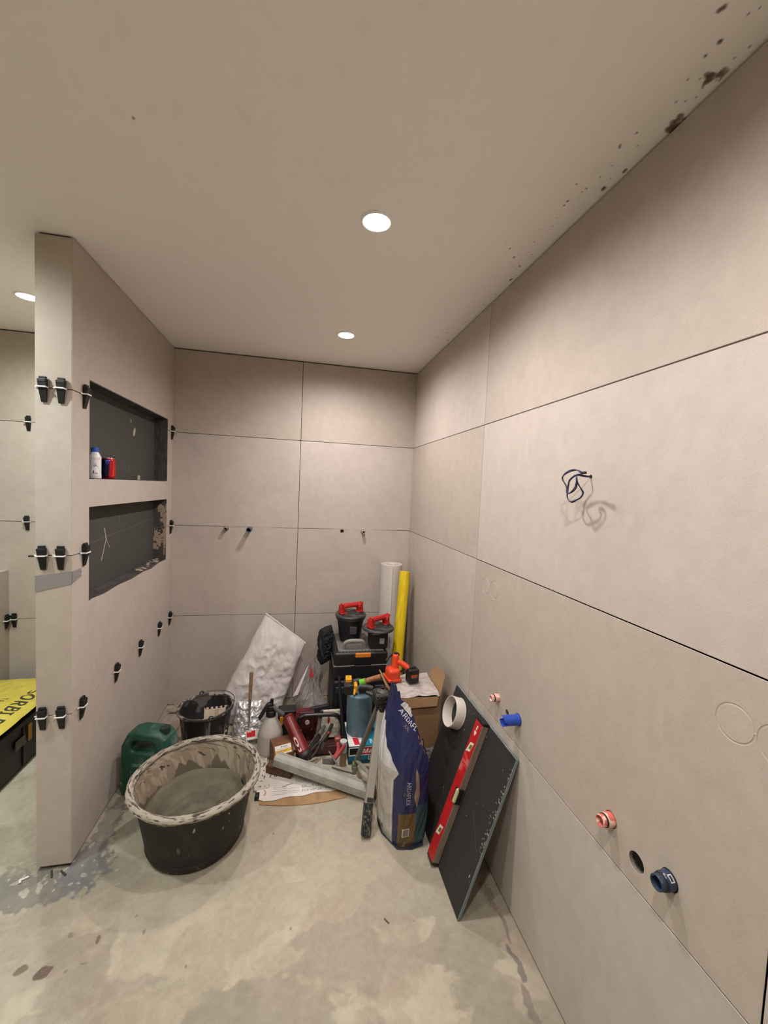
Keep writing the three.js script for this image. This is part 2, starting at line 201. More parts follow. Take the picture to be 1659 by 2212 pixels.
// --- partition with two niches
const N0 = 0.095, N1 = 1.044, UP0 = 1.49, UP1 = 1.872, LO0 = 1.0, LO1 = 1.379, ND = 0.078;
const part0 = struct('wall_partition');
part(part0, 'wall_core', basis(mv(extr(poly([[-ZP + TT, 0.012], [0, 0.012], [0, H], [-ZP + TT, H]], [[[-N1, UP0], [-N0, UP0], [-N0, UP1], [-N1, UP1]], [[-N1, LO0], [-N0, LO0], [-N0, LO1], [-N1, LO1]]]), ND - TT), XL - ND, 0, 0).translate(-(XL - ND), 0, 0), ...WALLS.side), mCore).position.set(XL - ND, 0, 0);
part(part0, 'wall_core', mv(new THREE.BoxGeometry(0.03, H - 0.012, ZP - TT), XL - ND - 0.015, (H + 0.012) / 2, (ZP - TT) / 2), mCore);
{
  const f = V(XL, 0, 0), n0 = -N1, n1 = -N0, E0 = -ZP, G = GAP;
  tile(part0, 'side', f, rect(E0 + 0.001, 0.0008, 0.016, JY[0]));
  tile(part0, 'side', f, [[E0 + G, JY[0] + G], [-0.0006, JY[0] + G], [-0.0006, JY[1] - G], [n1, JY[1] - G], [n1, LO0 - 0.004], [-0.2, LO0 - 0.001], [-0.33, LO0 - 0.012], [-0.44, LO0 - 0.004], [-0.6, LO0 - 0.009], [-0.75, LO0 - 0.002], [-0.9, LO0 - 0.006], [-1.0, LO0 + 0.002], [n0, LO0 - 0.004], [n0, JY[1] - G], [E0 + G, JY[1] - G]]);
  tile(part0, 'side', f, [[E0 + G, JY[1] + G], [n0, JY[1] + G], [n0, LO1], [n1, LO1], [n1, JY[1] + G], [-0.0006, JY[1] + G], [-0.0006, JY[2] - G], [n1, JY[2] - G], [n1, UP0], [n0, UP0], [n0, JY[2] - G], [E0 + G, JY[2] - G]]);
  tile(part0, 'side', f, [[E0 + G, JY[2] + G], [n0, JY[2] + G], [n0, UP1], [n1, UP1], [n1, JY[2] + G], [-0.0006, JY[2] + G], [-0.0006, TOP], [E0 + G, TOP]], [], [], mTile2);
  const e = V(0, 0, ZP), ys = [0.016, ...JY, TOP];
  for (let j = 0; j < 4; j++) { tile(part0, 'back', e, rect(XW, XL - 0.0015, ys[j], ys[j + 1]), [], [], j % 2 ? mTile2 : mTile); tile(part0, 'left', V(XW, 0, 0), rect(0, ZP - TT, ys[j], ys[j + 1])); }
  // niche linings with scratches, chalk line and smeared adhesive
  const lin = (low) => canvasTex(1024, 400, (g, W, Hh) => {
    const r = rng(low ? 5 : 6); g.fillStyle = '#45433f'; g.fillRect(0, 0, W, Hh);
    for (let i = 0; i < 1500; i++) { g.fillStyle = r() > 0.5 ? 'rgba(90,88,84,0.12)' : 'rgba(30,28,26,0.12)'; g.fillRect(r() * W, r() * Hh, 2 + r() * 14, 1 + r() * 3); }
    const st = (pts, w, c) => { g.strokeStyle = c; g.lineWidth = w; g.beginPath(); g.moveTo(...pts[0]); for (const p of pts.slice(1)) g.lineTo(...p); g.stroke(); };
    if (low) {
      st([[0, 190], [640, 150], [1024, 128]], 2, 'rgba(150,146,138,0.5)');
      st([[95, 90], [105, 140], [130, 190]], 5, 'rgba(205,198,186,0.7)'); st([[115, 120], [150, 185]], 5, 'rgba(205,198,186,0.55)'); st([[20, 110], [60, 190], [30, 260]], 4, 'rgba(190,184,172,0.6)');
      st([[330, 120], [350, 180], [300, 280]], 6, 'rgba(215,208,190,0.85)'); st([[345, 170], [390, 230]], 4, 'rgba(200,192,176,0.7)'); st([[500, 60], [505, 110]], 3, 'rgba(170,160,150,0.5)');
      for (let i = 0; i < 40; i++) { g.fillStyle = 'rgba(160,150,134,0.5)'; g.fillRect(820 + r() * 204, 250 + r() * 150, 2 + r() * 6, 2 + r() * 5); }
    } else { g.fillStyle = 'rgba(190,180,165,0.9)'; g.beginPath(); g.ellipse(690, 130, 14, 26, 0.5, 0, 7); g.fill(); g.beginPath(); g.ellipse(640, 75, 6, 10, 0, 0, 7); g.fill(); g.fillRect(745, 372, 40, 26); st([[620, 330], [624, 360]], 3, 'rgba(180,172,160,0.6)'); st([[520, 320], [720, 330], [735, 390]], 2, 'rgba(110,106,100,0.5)'); }
  });
  for (const [y0, y1, low] of [[UP0, UP1, false], [LO0, LO1, true]]) {
    const b = mv(new THREE.BoxGeometry(0.002, y1 - y0 - 0.002, N1 - N0 - 0.002), XL - ND + 0.001, (y0 + y1) / 2, (N0 + N1) / 2);
    planeUV(b, (x, y, z) => 1 - (z - N0) / (N1 - N0), (x, y) => (y - y0) / (y1 - y0)); part(part0, 'niche_back_panel', b, MT(lin(low), 0.8));
    const side = low ? canvasTex(128, 512, (g) => { const r = rng(15); g.fillStyle = '#45423d'; g.fillRect(0, 0, 128, 512); g.fillStyle = '#a08f79'; for (const [x, y, w, h] of [[40, 40, 70, 60], [60, 90, 60, 110], [10, 230, 96, 90], [0, 300, 80, 130], [30, 330, 90, 40], [100, 20, 28, 490]]) for (let i = 0; i < 30; i++) g.fillRect(x + r() * w * 0.8, y + r() * h * 0.85, 6 + r() * w * 0.3, 6 + r() * h * 0.25); g.fillStyle = '#3a3733'; for (let i = 0; i < 26; i++) g.fillRect(40 + r() * 60, 220 + r() * 60, 5 + r() * 18, 4 + r() * 14); }) : null;
    part(part0, 'niche_reveal', mv(new THREE.BoxGeometry(ND - 0.004, y1 - y0 - 0.004, 0.002), XL - ND / 2 - 0.001, (y0 + y1) / 2, N0 + 0.001), side ? MT(side, 0.85) : mCore);
  }
  // crumbs of adhesive left along the raw lower edge
  const r = rng(88), cr = []; for (let i = 0; i < 26; i++) { const s = 0.003 + r() * 0.006; const g = new THREE.IcosahedronGeometry(s, 0); g.scale(1.6, 0.6, 2); g.translate(XL - 0.02 - r() * 0.05, LO0 + s * 0.4, N0 + 0.01 + r() * 0.35); cr.push(g); }
  const o = part(part0, 'adhesive_crumbs', merge(cr), M(0x9d9384, 0.9)); o.userData.kind = 'stuff';
}
// half-height boxing in the next bay, the far walls that close the rooms
{
  const o = struct('wall_boxing', mv(new THREE.BoxGeometry(0.78, 0.9, 0.24), -2.905, 0.45, 0.12), mCore);
  for (const [y0, y1] of [[0.003, JY[0]], [JY[0], 0.91]]) { const t = tile(o, 'side', V(-2.505, 0, 0), rect(-0.25, -0.001, y0, y1), [], [], mTile2); const f = tile(o, 'back', V(0, 0, 0.25), rect(ROOMX, -2.505, y0, y1)); }
  const c = mv(new THREE.BoxGeometry(0.79, TT, 0.25), -2.9, 0.905, 0.125); part(o, 'tile', c, mTile);
  struct('wall_left', planeUV(mv(new THREE.BoxGeometry(0.1, H, ROOMZ + 0.2), ROOMX - 0.05, H / 2, ROOMZ / 2), (x, y, z) => z, (x, y) => y), mTile2);
  struct('wall_front', planeUV(mv(new THREE.BoxGeometry(-ROOMX + 0.2, H, 0.1), ROOMX / 2, H / 2, ROOMZ + 0.05), x => x, (x, y) => y), mTile2);
}

// ------------------------------------------------------------------ downlights
const mTrim = M(0xf2efe9, 0.4);
function downlight(x, z, col, label, glow = 9) {
  const t = thing('downlight', label, 'light', [x, H, z], 0, 'round ceiling downlights');
  part(t, 'trim_ring', lathe([[0.0425, -0.0005], [0.0425, -0.004], [0.047, -0.006], [0.0515, -0.003], [0.052, -0.0005]], 48), mTrim);
  const d = new THREE.CylinderGeometry(0.0424, 0.0424, 0.003, 48); d.translate(0, -0.0025, 0);
  part(t, 'diffuser', d, new THREE.MeshStandardMaterial({ color: 0xffffff, emissive: col, emissiveIntensity: glow, roughness: 0.5 }));
  const l = new THREE.SpotLight(col, LAMP, 0, 1.49, 0.76, 2); l.position.set(0, -0.006, 0); l.target.position.set(0, -1, 0); l.shadow.radius = 2.1; l.castShadow = true; l.shadow.mapSize.set(1024, 1024); l.shadow.camera.near = 0.02; l.name = "lamp"; t.add(l, l.target);
}
downlight(-0.582, 1.532, WARM, 'large bright round downlight in the middle of the ceiling');
downlight(-0.570, 0.561, WARM, 'round ceiling downlight nearest the back wall');
downlight(-2.086, 0.551, COOL, 'round ceiling downlight behind the partition top');
downlight(-0.590, 2.520, WARM, 'round ceiling downlight over the camera');
downlight(-2.086, 1.532, COOL, 'round ceiling downlight left of the partition end');
downlight(-2.086, 2.520, COOL, 'round ceiling downlight in the near left of the room');

// ------------------------------------------------------------------ things on the walls
// tile levelling wedges: local x along the joint, y up, z out of the wall
const mWedge = M(0x080808, 0.6), mClip = M(0xe9e6e0, 0.5);
function makeWedge() {
  const t = new THREE.Group();
  const g = extr(poly([[0.003, 0.036], [0.022, 0.036], [0.025, 0.026], [0.0235, 0.02], [0.0215, 0], [0.007, -0.066], [0.003, -0.068]]), 0.034, 0.0015);  // side profile (out, up)
  g.translate(0, 0, -0.017); basis(g, EZ, EY, NX);
  const p = g.attributes.position; for (let i = 0; i < p.count; i++) { const k = 0.70 + 0.30 * clamp((p.getY(i) + 0.068) / 0.09); p.setX(i, p.getX(i) * k); } g.computeVertexNormals();
  part(t, 'wedge', g, mWedge);
  part(t, 'wedge_head', merge([rb(0.03, 0.014, 0.012, 0.003, 0.001, 0.041, 0.010), rb(0.034, 0.006, 0.018, 0.002, 0, 0.031, 0.016)]), mWedge);
  part(t, 'clip', merge([rb(0.040, 0.0065, 0.004, 0.0015, -0.001, 0.0, 0.0245), rb(0.003, 0.0065, 0.025, 0.001, -0.0195, 0, 0.0125), rb(0.003, 0.0065, 0.025, 0.001, 0.0185, 0, 0.0125), rb(0.016, 0.007, 0.003, 0.001, -0.027, 0.001, 0.0035)]), mClip, 'white plastic clip strap');
  return t;
}
const wedge0 = makeWedge();
function wedge(wall, x, y, z, label, turn = 0, s = 0.77) {
  const t = wedge0.clone(); t.name = numbered('leveling_wedge'); tag(t, label, 'tile wedge', 'black tile levelling wedges');
  t.applyMatrix4(new THREE.Matrix4().makeBasis(...WALLS[wall])); t.position.set(x, y, z); if (turn) t.rotateZ(turn); t.scale.setScalar(s); scene.add(t);
}
wedge('back', -1.688, JY[2], ZP, 'black wedge on partition end, upper joint, left of the pair', 0.02);
wedge('back', -1.632, JY[2], ZP, 'black wedge on partition end, upper joint, right of the pair', -0.03);
wedge('back', -1.692, JY[1], ZP, 'black wedge on partition end above the grey tape, left one', 0.03);
wedge('back', -1.634, JY[1], ZP, 'black wedge on partition end above the grey tape, right one', -0.02);
wedge('back', -1.693, JY[0], ZP, 'black wedge on partition end, lowest joint, left of the pair');
wedge('back', -1.632, JY[0], ZP, 'black wedge on partition end, lowest joint, right of the pair', 0.02);
wedge('side', XL, JY[2], 1.089, 'black wedge at the near edge of the upper niche');
wedge('side', XL, JY[1], 1.089, 'black wedge at the near edge of the lower niche', 0.03);
wedge('side', XL, JY[0], 1.105, 'nearest black wedge on the joint below the niches', -0.03);
wedge('side', XL, JY[0], 0.803, 'second black wedge from the partition end on the low joint');
wedge('side', XL, JY[0], 0.517, 'third black wedge from the partition end on the low joint', 0.03);
wedge('side', XL, JY[0], 0.224, 'fourth black wedge from the partition end on the low joint');
wedge('side', XL, JY[0], 0.024, 'black wedge in the room corner on the lowest joint', 0.02);
wedge('side', XL, JY[1], 0.03, 'black wedge in the room corner beside the lower niche');
wedge('side', XL, JY[2], 0.03, 'black wedge in the room corner beside the upper niche');
wedge('back', -2.395, JY[2], 0, 'black wedge on far left wall, upper joint, half behind the partition');
wedge('back', -2.405, JY[1], 0, 'black wedge on far left wall, middle joint, beside the partition', 0.04);
wedge('back', -2.474, JY[0], 0, 'black wedge on far left wall above the yellow bag');
wedge('side', -2.505, JY[0], 0.03, 'black wedge on the low boxing at the left picture edge');
solo('spacer_pin', rb(0.03, 0.0065, 0.012, 0.002), mWedge, 'thin black spacer sticking out left of the partition below the middle joint', 'spacer', [XW - 0.015, JY[1] - 0.006, ZP - 0.02]);

// grey tape round the end of the partition
{
  const m = M(0x85827f, 0.8), t = thing('adhesive_tape', 'grey tape strip round the partition end below the wedges', 'tape');
  part(t, 'tape_front', mv(extr(poly([[XW, 1.072], [XL - 0.001, 1.102], [XL - 0.001, 1.148], [-1.65, 1.141], [XW, 1.132]]), 0.0008), 0, 0, ZP + 0.0002), m);
  part(t, 'tape_side', mv(basis(extr(poly([[-ZP, 1.102], [-1.10, 1.118], [-1.107, 1.127], [-1.098, 1.134], [-1.106, 1.142], [-1.10, 1.149], [-ZP, 1.148]]), 0.0008), ...WALLS.side), XL + 0.0002, 0, 0), m);
}

// pipe stubs: hollow, stepped, with a collar
function stub(name, wall, pos, prof, m, label, inner, ringM, ringAt) {
  const t = thing(name, label, 'pipe', pos);
  const q = new THREE.Matrix4().makeBasis(...WALLS[wall]);
  const put = (pr, n, mm, lb) => { const g = lathe(pr, 32); g.rotateX(Math.PI / 2); g.applyMatrix4(q); part(t, n, g, mm, lb); };
  put(prof, 'stub', m); if (inner) put([[0, inner[1]], [inner[0], inner[1]]], 'bore', M(0x1a1716, 0.9));
  if (ringM) put([[ringAt[0], ringAt[1] - 0.002], [ringAt[0] + 0.0015, ringAt[1] - 0.002], [ringAt[0] + 0.0015, ringAt[1] + 0.002], [ringAt[0], ringAt[1] + 0.002]], 'seal_ring', ringM, 'dark rubber ring');
  return t;
}
const mPink = MT(mottle(0xd9a295, 0xe9d6cc, { sx: 8, sy: 6, seed: 9 }), 0.6), mRed = MT(mottle(0xcf6a5c, 0xe8c2b4, { sx: 7, sy: 6, thr: 0.58, seed: 10 }), 0.6);
const mNavy = MT(mottle(0x29384f, 0xb8b4ac, { sx: 9, sy: 7, thr: 0.68, seed: 11 }), 0.5), mBluePl = M(0x2347a8, 0.45), mBrassy = MT(mottle(0x7b6850, 0xa69682, { seed: 12 }), 0.55);
const plug = (r, l) => [[r * 0.62, l * 0.35], [r * 0.66, l], [r * 0.8, l + 0.001], [r * 0.84, l - 0.002], [r * 0.84, l * 0.55], [r, l * 0.5], [r * 1.02, 0.002], [r * 0.98, -0.02]];
const mBlackR = M(0x1b1a1a, 0.6);
stub('pipe_plug', 'right', [0, 0.704, 1.418], plug(0.015, 0.031), mPink, 'small pale pink pipe plug on right wall above the black board', [0.0096, 0.011], mBlackR, [0.0127, 0.019]);
stub('pipe_plug', 'right', [0, 0.702, 2.008], plug(0.0168, 0.031), mRed, 'salmon red pipe plug low on the right wall', [0.0107, 0.011], mBlackR, [0.0142, 0.019]);
{ const t = stub('pipe_plug', 'right', [0, 0.706, 2.172], plug(0.0185, 0.032), mNavy, 'dark blue mortar-smeared pipe plug, nearest on the right wall', [0.0117, 0.0115], mBlackR, [0.0156, 0.02]);
  const wh = M(0xd8d4cb, 0.7), fr = []; const a0 = 0.2, a1 = 0.95; for (const [u0, u1, z0, z1] of [[a0, a1, 0.003, 0.005], [a0, a1, 0.011, 0.0125], [a0, a0 + 0.1, 0.003, 0.0125], [a1 - 0.1, a1, 0.003, 0.0125]]) fr.push(grid(8, 1, (u, v) => { const a = u0 + (u1 - u0) * u + 1.6; return V(-(z0 + (z1 - z0) * v), Math.sin(a) * 0.0193, Math.cos(a) * -0.0193); }));
  part(t, 'printed_frame', merge(fr), new THREE.MeshStandardMaterial({ color: 0xd8d4cb, roughness: 0.7, side: THREE.DoubleSide })); }
{ // bright blue sleeve with two notches in its mouth
  const t = thing('pipe_sleeve', 'bright blue notched pipe sleeve sticking out above the black board', 'pipe', [0, 0.702, 1.568]);
  const L = 0.062, g = grid(48, 1, (u, v) => { const a = u * 2 * Math.PI; const n = (Math.cos(a * 2 + 0.9) > 0.55) ? 0.013 : 0; return V(-(-0.02 + (L - n + 0.02) * v), 0.0185 * Math.sin(a), 0.0185 * Math.cos(a)); }, true);
  const gi = grid(48, 1, (u, v) => { const a = u * 2 * Math.PI; const n = (Math.cos(a * 2 + 0.9) > 0.55) ? 0.013 : 0; return V(-(-0.02 + (L - n + 0.02) * v), 0.0165 * Math.sin(a), 0.0165 * Math.cos(a)); }, true);
  const cap = grid(48, 1, (u, v) => { const a = u * 2 * Math.PI; const n = (Math.cos(a * 2 + 0.9) > 0.55) ? 0.013 : 0, r = 0.0165 + 0.002 * v; return V(-(L - n), r * Math.sin(a), r * Math.cos(a)); });
  part(t, 'sleeve', merge([g, gi, cap]), new THREE.MeshStandardMaterial({ color: 0x2347a8, roughness: 0.42, side: THREE.DoubleSide }));
  const c = lathe([[0.0186, 0], [0.0202, 0.0005], [0.0202, 0.005], [0.0186, 0.006]], 32); c.rotateZ(Math.PI / 2); part(t, 'collar', c, mBluePl);
}
const tubeStub = (r, l, w = 0.003) => [[r - w, -0.02], [r - w, l], [r, l], [r, 0.008], [r + 0.002, 0.006], [r + 0.002, -0.02]];
stub('pipe_stub', 'back', [-1.264, 1.193, 0], tubeStub(0.0115, 0.03, 0.004), mBrassy, 'brown pipe stub, leftmost on the back wall', [0.0075, 0.004]);
stub('pipe_stub', 'back', [-1.114, 1.193, 0], tubeStub(0.0145, 0.062, 0.002), M(0x4a5a7c, 0.45), 'blue-grey pipe stub on the back wall right of the brown one', [0.0125, 0.03]);
stub('pipe_stub', 'back', [-0.342, 1.193, 0], tubeStub(0.0115, 0.036, 0.005), M(0xa9a39b, 0.45), 'pale grey pipe stub, rightmost on the back wall', [0.0065, 0.006]);
stub('pipe_stub', 'back', [-0.491, 1.193, -0.012], tubeStub(0.012, 0.006, 0.002), mBrassy, 'recessed brown pipe end in the back wall right of the joint', [0.010, 0.0]);

// loose electric cable out of the right wall: two thin wires side by side
{
  const q = [[0.03, 1.562, 1.845], [-0.012, 1.563, 1.844], [-0.035, 1.566, 1.836], [-0.04, 1.553, 1.814], [-0.04, 1.539, 1.808], [-0.04, 1.52, 1.806], [-0.04, 1.506, 1.806], [-0.04, 1.495, 1.814], [-0.04, 1.49, 1.826], [-0.04, 1.495, 1.843], [-0.04, 1.504, 1.863], [-0.04, 1.516, 1.871], [-0.042, 1.525, 1.867], [-0.046, 1.536, 1.861], [-0.052, 1.55, 1.857], [-0.06, 1.559, 1.867], [-0.062, 1.548, 1.872], [-0.06, 1.531, 1.866], [-0.06, 1.519, 1.853], [-0.062, 1.513, 1.84], [-0.062, 1.519, 1.833], [-0.06, 1.534, 1.826], [-0.06, 1.55, 1.81], [-0.06, 1.559, 1.807], [-0.06, 1.567, 1.815], [-0.06, 1.575, 1.836], [-0.06, 1.578, 1.857], [-0.06, 1.575, 1.874], [-0.06, 1.569, 1.886], [-0.06, 1.569, 1.898]];
  const t = thing('cable', 'loop of dark blue and black electric wire on the right wall', 'cable');
  const off = k => q.map(([x, y, z], i) => V(x + 0.0016 * k * Math.cos(i * 0.7), y + 0.0016 * k * Math.sin(i * 0.7), z + 0.001 * k));
  part(t, 'wire', capTube(off(1), 0.0017, { seg: 200, rad: 8 }), M(0x1b1d2c, 0.4)); part(t, 'wire', capTube(off(-1), 0.0017, { seg: 200, rad: 8 }), M(0x2a3458, 0.4), 'dark blue wire');
  part(t, 'wire_end_tape', mv(rb(0.008, 0.007, 0.016, 0.002), -0.06, 1.569, 1.894), M(0x111113, 0.5));
}

// ------------------------------------------------------------------ things in the upper niche
{
  const y0 = UP0 + 0.001;
  const bt = thing('drink_bottle', 'small white yoghurt drink bottle with blue cap in the upper niche', 'bottle', [-1.642, y0, 0.905]);
  const lab = canvasTex(512, 256, (g, W, Hh) => { g.fillStyle = '#e6e6e2'; g.fillRect(0, 0, W, Hh); for (const ox of [90, 346]) { g.fillStyle = '#d9352c'; g.beginPath(); g.moveTo(ox - 50, 52); g.quadraticCurveTo(ox, 10, ox + 60, 40); g.quadraticCurveTo(ox + 10, 90, ox - 50, 52); g.fill(); g.fillStyle = '#b9c4cf'; g.beginPath(); g.ellipse(ox, 180, 74, 62, 0, 0, 7); g.fill(); g.fillStyle = '#eeeeec'; g.beginPath(); g.ellipse(ox, 178, 64, 54, 0, 0, 7); g.fill(); g.fillStyle = '#20246a'; g.font = 'bold 62px sans-serif'; g.fillText('Ay', ox - 40, 198); g.font = '34px sans-serif'; g.fillStyle = '#40445e'; g.fillText('Lu', ox - 18, 128); } });
  part(bt, 'body', lathe([[0, 0], [0.021, 0], [0.0235, 0.003], [0.0235, 0.018], [0.022, 0.02], [0.022, 0.082], [0.0235, 0.085], [0.022, 0.094], [0.015, 0.108], [0.0125, 0.113], [0.0125, 0.118], [0, 0.118]], 40), M(0xdedcd6, 0.3));
  part(bt, 'label_sleeve', lathe([[0.0224, 0.019], [0.0226, 0.021], [0.0226, 0.081], [0.0224, 0.083]], 40), MT(lab, 0.4)).rotation.y = -0.65;
  part(bt, 'cap', lathe([[0.0135, 0.112], [0.0143, 0.113], [0.0143, 0.129], [0.0128, 0.131], [0, 0.131]], 40), M(0x2a58b4, 0.4));
  const can = thing('drink_can', 'red soft drink can beside the white bottle in the upper niche', 'can', [-1.639, y0, 0.800]);
  const ct = canvasTex(512, 256, (g, W, Hh) => { g.fillStyle = '#b0141c'; g.fillRect(0, 0, W, Hh); for (const ox of [0, 256]) { g.fillStyle = '#14163a'; g.beginPath(); g.ellipse(ox + 70, 130, 64, 110, 0.25, 0, 7); g.fill(); g.fillStyle = '#34489a'; g.beginPath(); g.arc(ox + 118, 84, 30, 0, 7); g.fill(); g.fillStyle = '#e4482e'; g.beginPath(); g.moveTo(ox + 128, 210); g.quadraticCurveTo(ox + 190, 150, ox + 176, 70); g.quadraticCurveTo(ox + 214, 150, ox + 140, 250); g.fill(); g.fillStyle = '#d8d8dc'; g.beginPath(); g.arc(ox + 112, 86, 8, 0, 7); g.fill(); } });
  part(can, 'body', lathe([[0.0245, 0.002], [0.0315, 0.009], [0.0325, 0.013], [0.0325, 0.08], [0.031, 0.086], [0.0275, 0.092]], 48), MT(ct, 0.22, { metalness: 0.45 })).rotation.y = -1.03;
  part(can, 'lid', lathe([[0.0245, 0.002], [0.024, 0], [0, 0.003]], 40), M(0xb9b9bb, 0.3, { metalness: 0.9 }));
  part(can, 'lid', lathe([[0.0275, 0.092], [0.0275, 0.0945], [0.0262, 0.0945], [0.025, 0.0915], [0, 0.0915]], 40), M(0xc2bfbd, 0.3, { metalness: 0.9 }), 'silver top of the can');
}

// ------------------------------------------------------------------ mortar tub and buckets
const mortarDry = mottle(0xa89c88, 0x968a75, { n: 512, sx: 10, sy: 5, thr: 0.5, soft: 0.12, seed: 20 });
{
  const t = thing('mortar_tub', 'large round black mortar tub with crusted rim beside the partition', 'tub', [-1.172, 0, 1.086]);
  const flk = (() => { const r = rng(3); return canvasTex(1024, 512, (g, W, Hh) => { g.fillStyle = '#171413'; g.fillRect(0, 0, W, Hh); for (let i = 0; i < 900; i++) { g.fillStyle = r() > 0.4 ? 'rgba(52,44,38,0.35)' : 'rgba(14,12,12,0.4)'; g.beginPath(); g.ellipse(r() * W, r() * Hh, 4 + r() * 40, 3 + r() * 14, r() * 3, 0, 7); g.fill(); } for (let i = 0; i < 220; i++) { g.fillStyle = `rgba(190,180,162,${0.35 + r() * 0.6})`; const s = 0.8 + r() * r() * 5.5; g.beginPath(); g.ellipse(r() * W, r() * Hh, s, s * (0.6 + r() * 2), r() * 3, 0, 7); g.fill(); } g.strokeStyle = 'rgba(185,172,152,0.8)'; for (const [x, y, dx, dy, w] of [[640, 420, 90, -34, 5], [770, 440, 60, -26, 4], [300, 450, 40, 6, 3], [520, 80, 20, 60, 6], [830, 70, 14, 80, 4], [120, 400, 60, -14, 4], [380, 200, 30, 24, 3], [660, 470, 120, -30, 4]]) { g.lineWidth = w; g.beginPath(); g.moveTo(x, y); g.lineTo(x + dx * 0.5, y + dy * 0.7); g.lineTo(x + dx, y + dy); g.stroke(); } g.fillStyle = 'rgba(176,164,144,0.8)'; for (let i = 0; i < 90; i++) { g.fillRect(r() * W, 500 - r() * 26, 3 + r() * 20, 1 + r() * 5); } }); })();
  const mb = MT(flk, 0.62); mb.map.wrapS = THREE.RepeatWrapping;
  part(t, 'body', lathe([[0, 0], [0.172, 0], [0.182, 0.008], [0.19, 0.04], [0.225, 0.235], [0.238, 0.24], [0.242, 0.268]], 96), mb);
  part(t, 'bead', lathe([[0.186, 0.028], [0.1915, 0.031], [0.1915, 0.036], [0.188, 0.04]], 96), mb);
  const rn = (u, v) => fbm(Math.cos(u * 6.283) * 9 + 20, Math.sin(u * 6.283) * 9 + v * 5, 4, 51);
  const crust = grid(180, 14, (u, v) => { const a = u * 6.2832, b = v * 6.2832, k = 0.013 + (rn(u, Math.cos(b)) - 0.5) * 0.009, R = 0.243; return V((R + Math.cos(b) * k * 1.15) * Math.cos(a), 0.273 + Math.sin(b) * k * 0.95, (R + Math.cos(b) * k * 1.15) * -Math.sin(a)); }, true);
  part(t, 'rim', crust, MT(mottle(0x3a352f, 0x9f9686, { n: 1024, sx: 60, sy: 18, thr: 0.39, soft: 0.09, seed: 23, grain: 16 }), 0.85), 'rim crusted with dried mortar');
  part(t, 'inner_wall', lathe([[0.236, 0.27], [0.219, 0.236], [0.194, 0.1], [0.184, 0.05], [0, 0.045]].reverse(), 96), (() => { const r = rng(27), m = MT(dataTex(1024, 256, (u, v) => { const a = u * 6.2832, cx = Math.cos(a), sx = Math.sin(a), n = fbm(cx * 3 + 8, sx * 3 + v * 2, 5, 28), f = fbm(cx * 16 + 8, sx * 16 + v * 14, 4, 29); let c = mix3([160, 147, 127], [138, 124, 103], sst(0.4, 0.6, f)); if (fbm(cx * 12 + 30, sx * 12 + v * 40, 3, 30) > 0.7 && v > 0.7) c = [70, 62, 52]; c = mix3([96, 88, 70], c, sst(-0.012, 0.012, v - 0.5 - n * 0.3)); const g = (r() - 0.5) * 10; return [c[0] + g, c[1] + g, c[2] + g]; }), 0.75); m.side = THREE.DoubleSide; return m; })());
  const wet = grid(120, 40, (u, v) => { const a = u * 6.2832, lim = 0.186 + 0.026 * clamp(fbm(Math.cos(a) * 2 + 5, Math.sin(a) * 2 + 5, 3, 33) * 1.6 - 0.3), r = v * lim; const sp = Math.sin(a * 1 + r * 60) * 0.009 + (fbm(r * 40 * Math.cos(a) + 30, r * 40 * Math.sin(a) + 30, 3, 34) - 0.5) * 0.012; const edge = v > 0.9 ? (v - 0.9) * 10 : 0; const yy = 0.085 + Math.pow(v, 3) * 0.065 + sp * (1 - edge) + 0.02 * v * Math.cos(a - 1.2) * (1 - edge * 0.5); const rr = Math.min(r, 0.184 + (yy - 0.05) * 0.186 - 0.001); return V(rr * Math.cos(a), yy, -rr * Math.sin(a)); }, true);
  const mw = solo('wet_mortar', wet, MT(mottle(0x5e5746, 0x504a3a, { n: 512, sx: 8, sy: 8, soft: 0.15, seed: 35, grain: 5 }), 0.75, { side: THREE.DoubleSide }), 'grey wet mortar inside the large black tub', 'mortar', [-1.172, 0, 1.086]); mw.userData.kind = 'stuff';
}
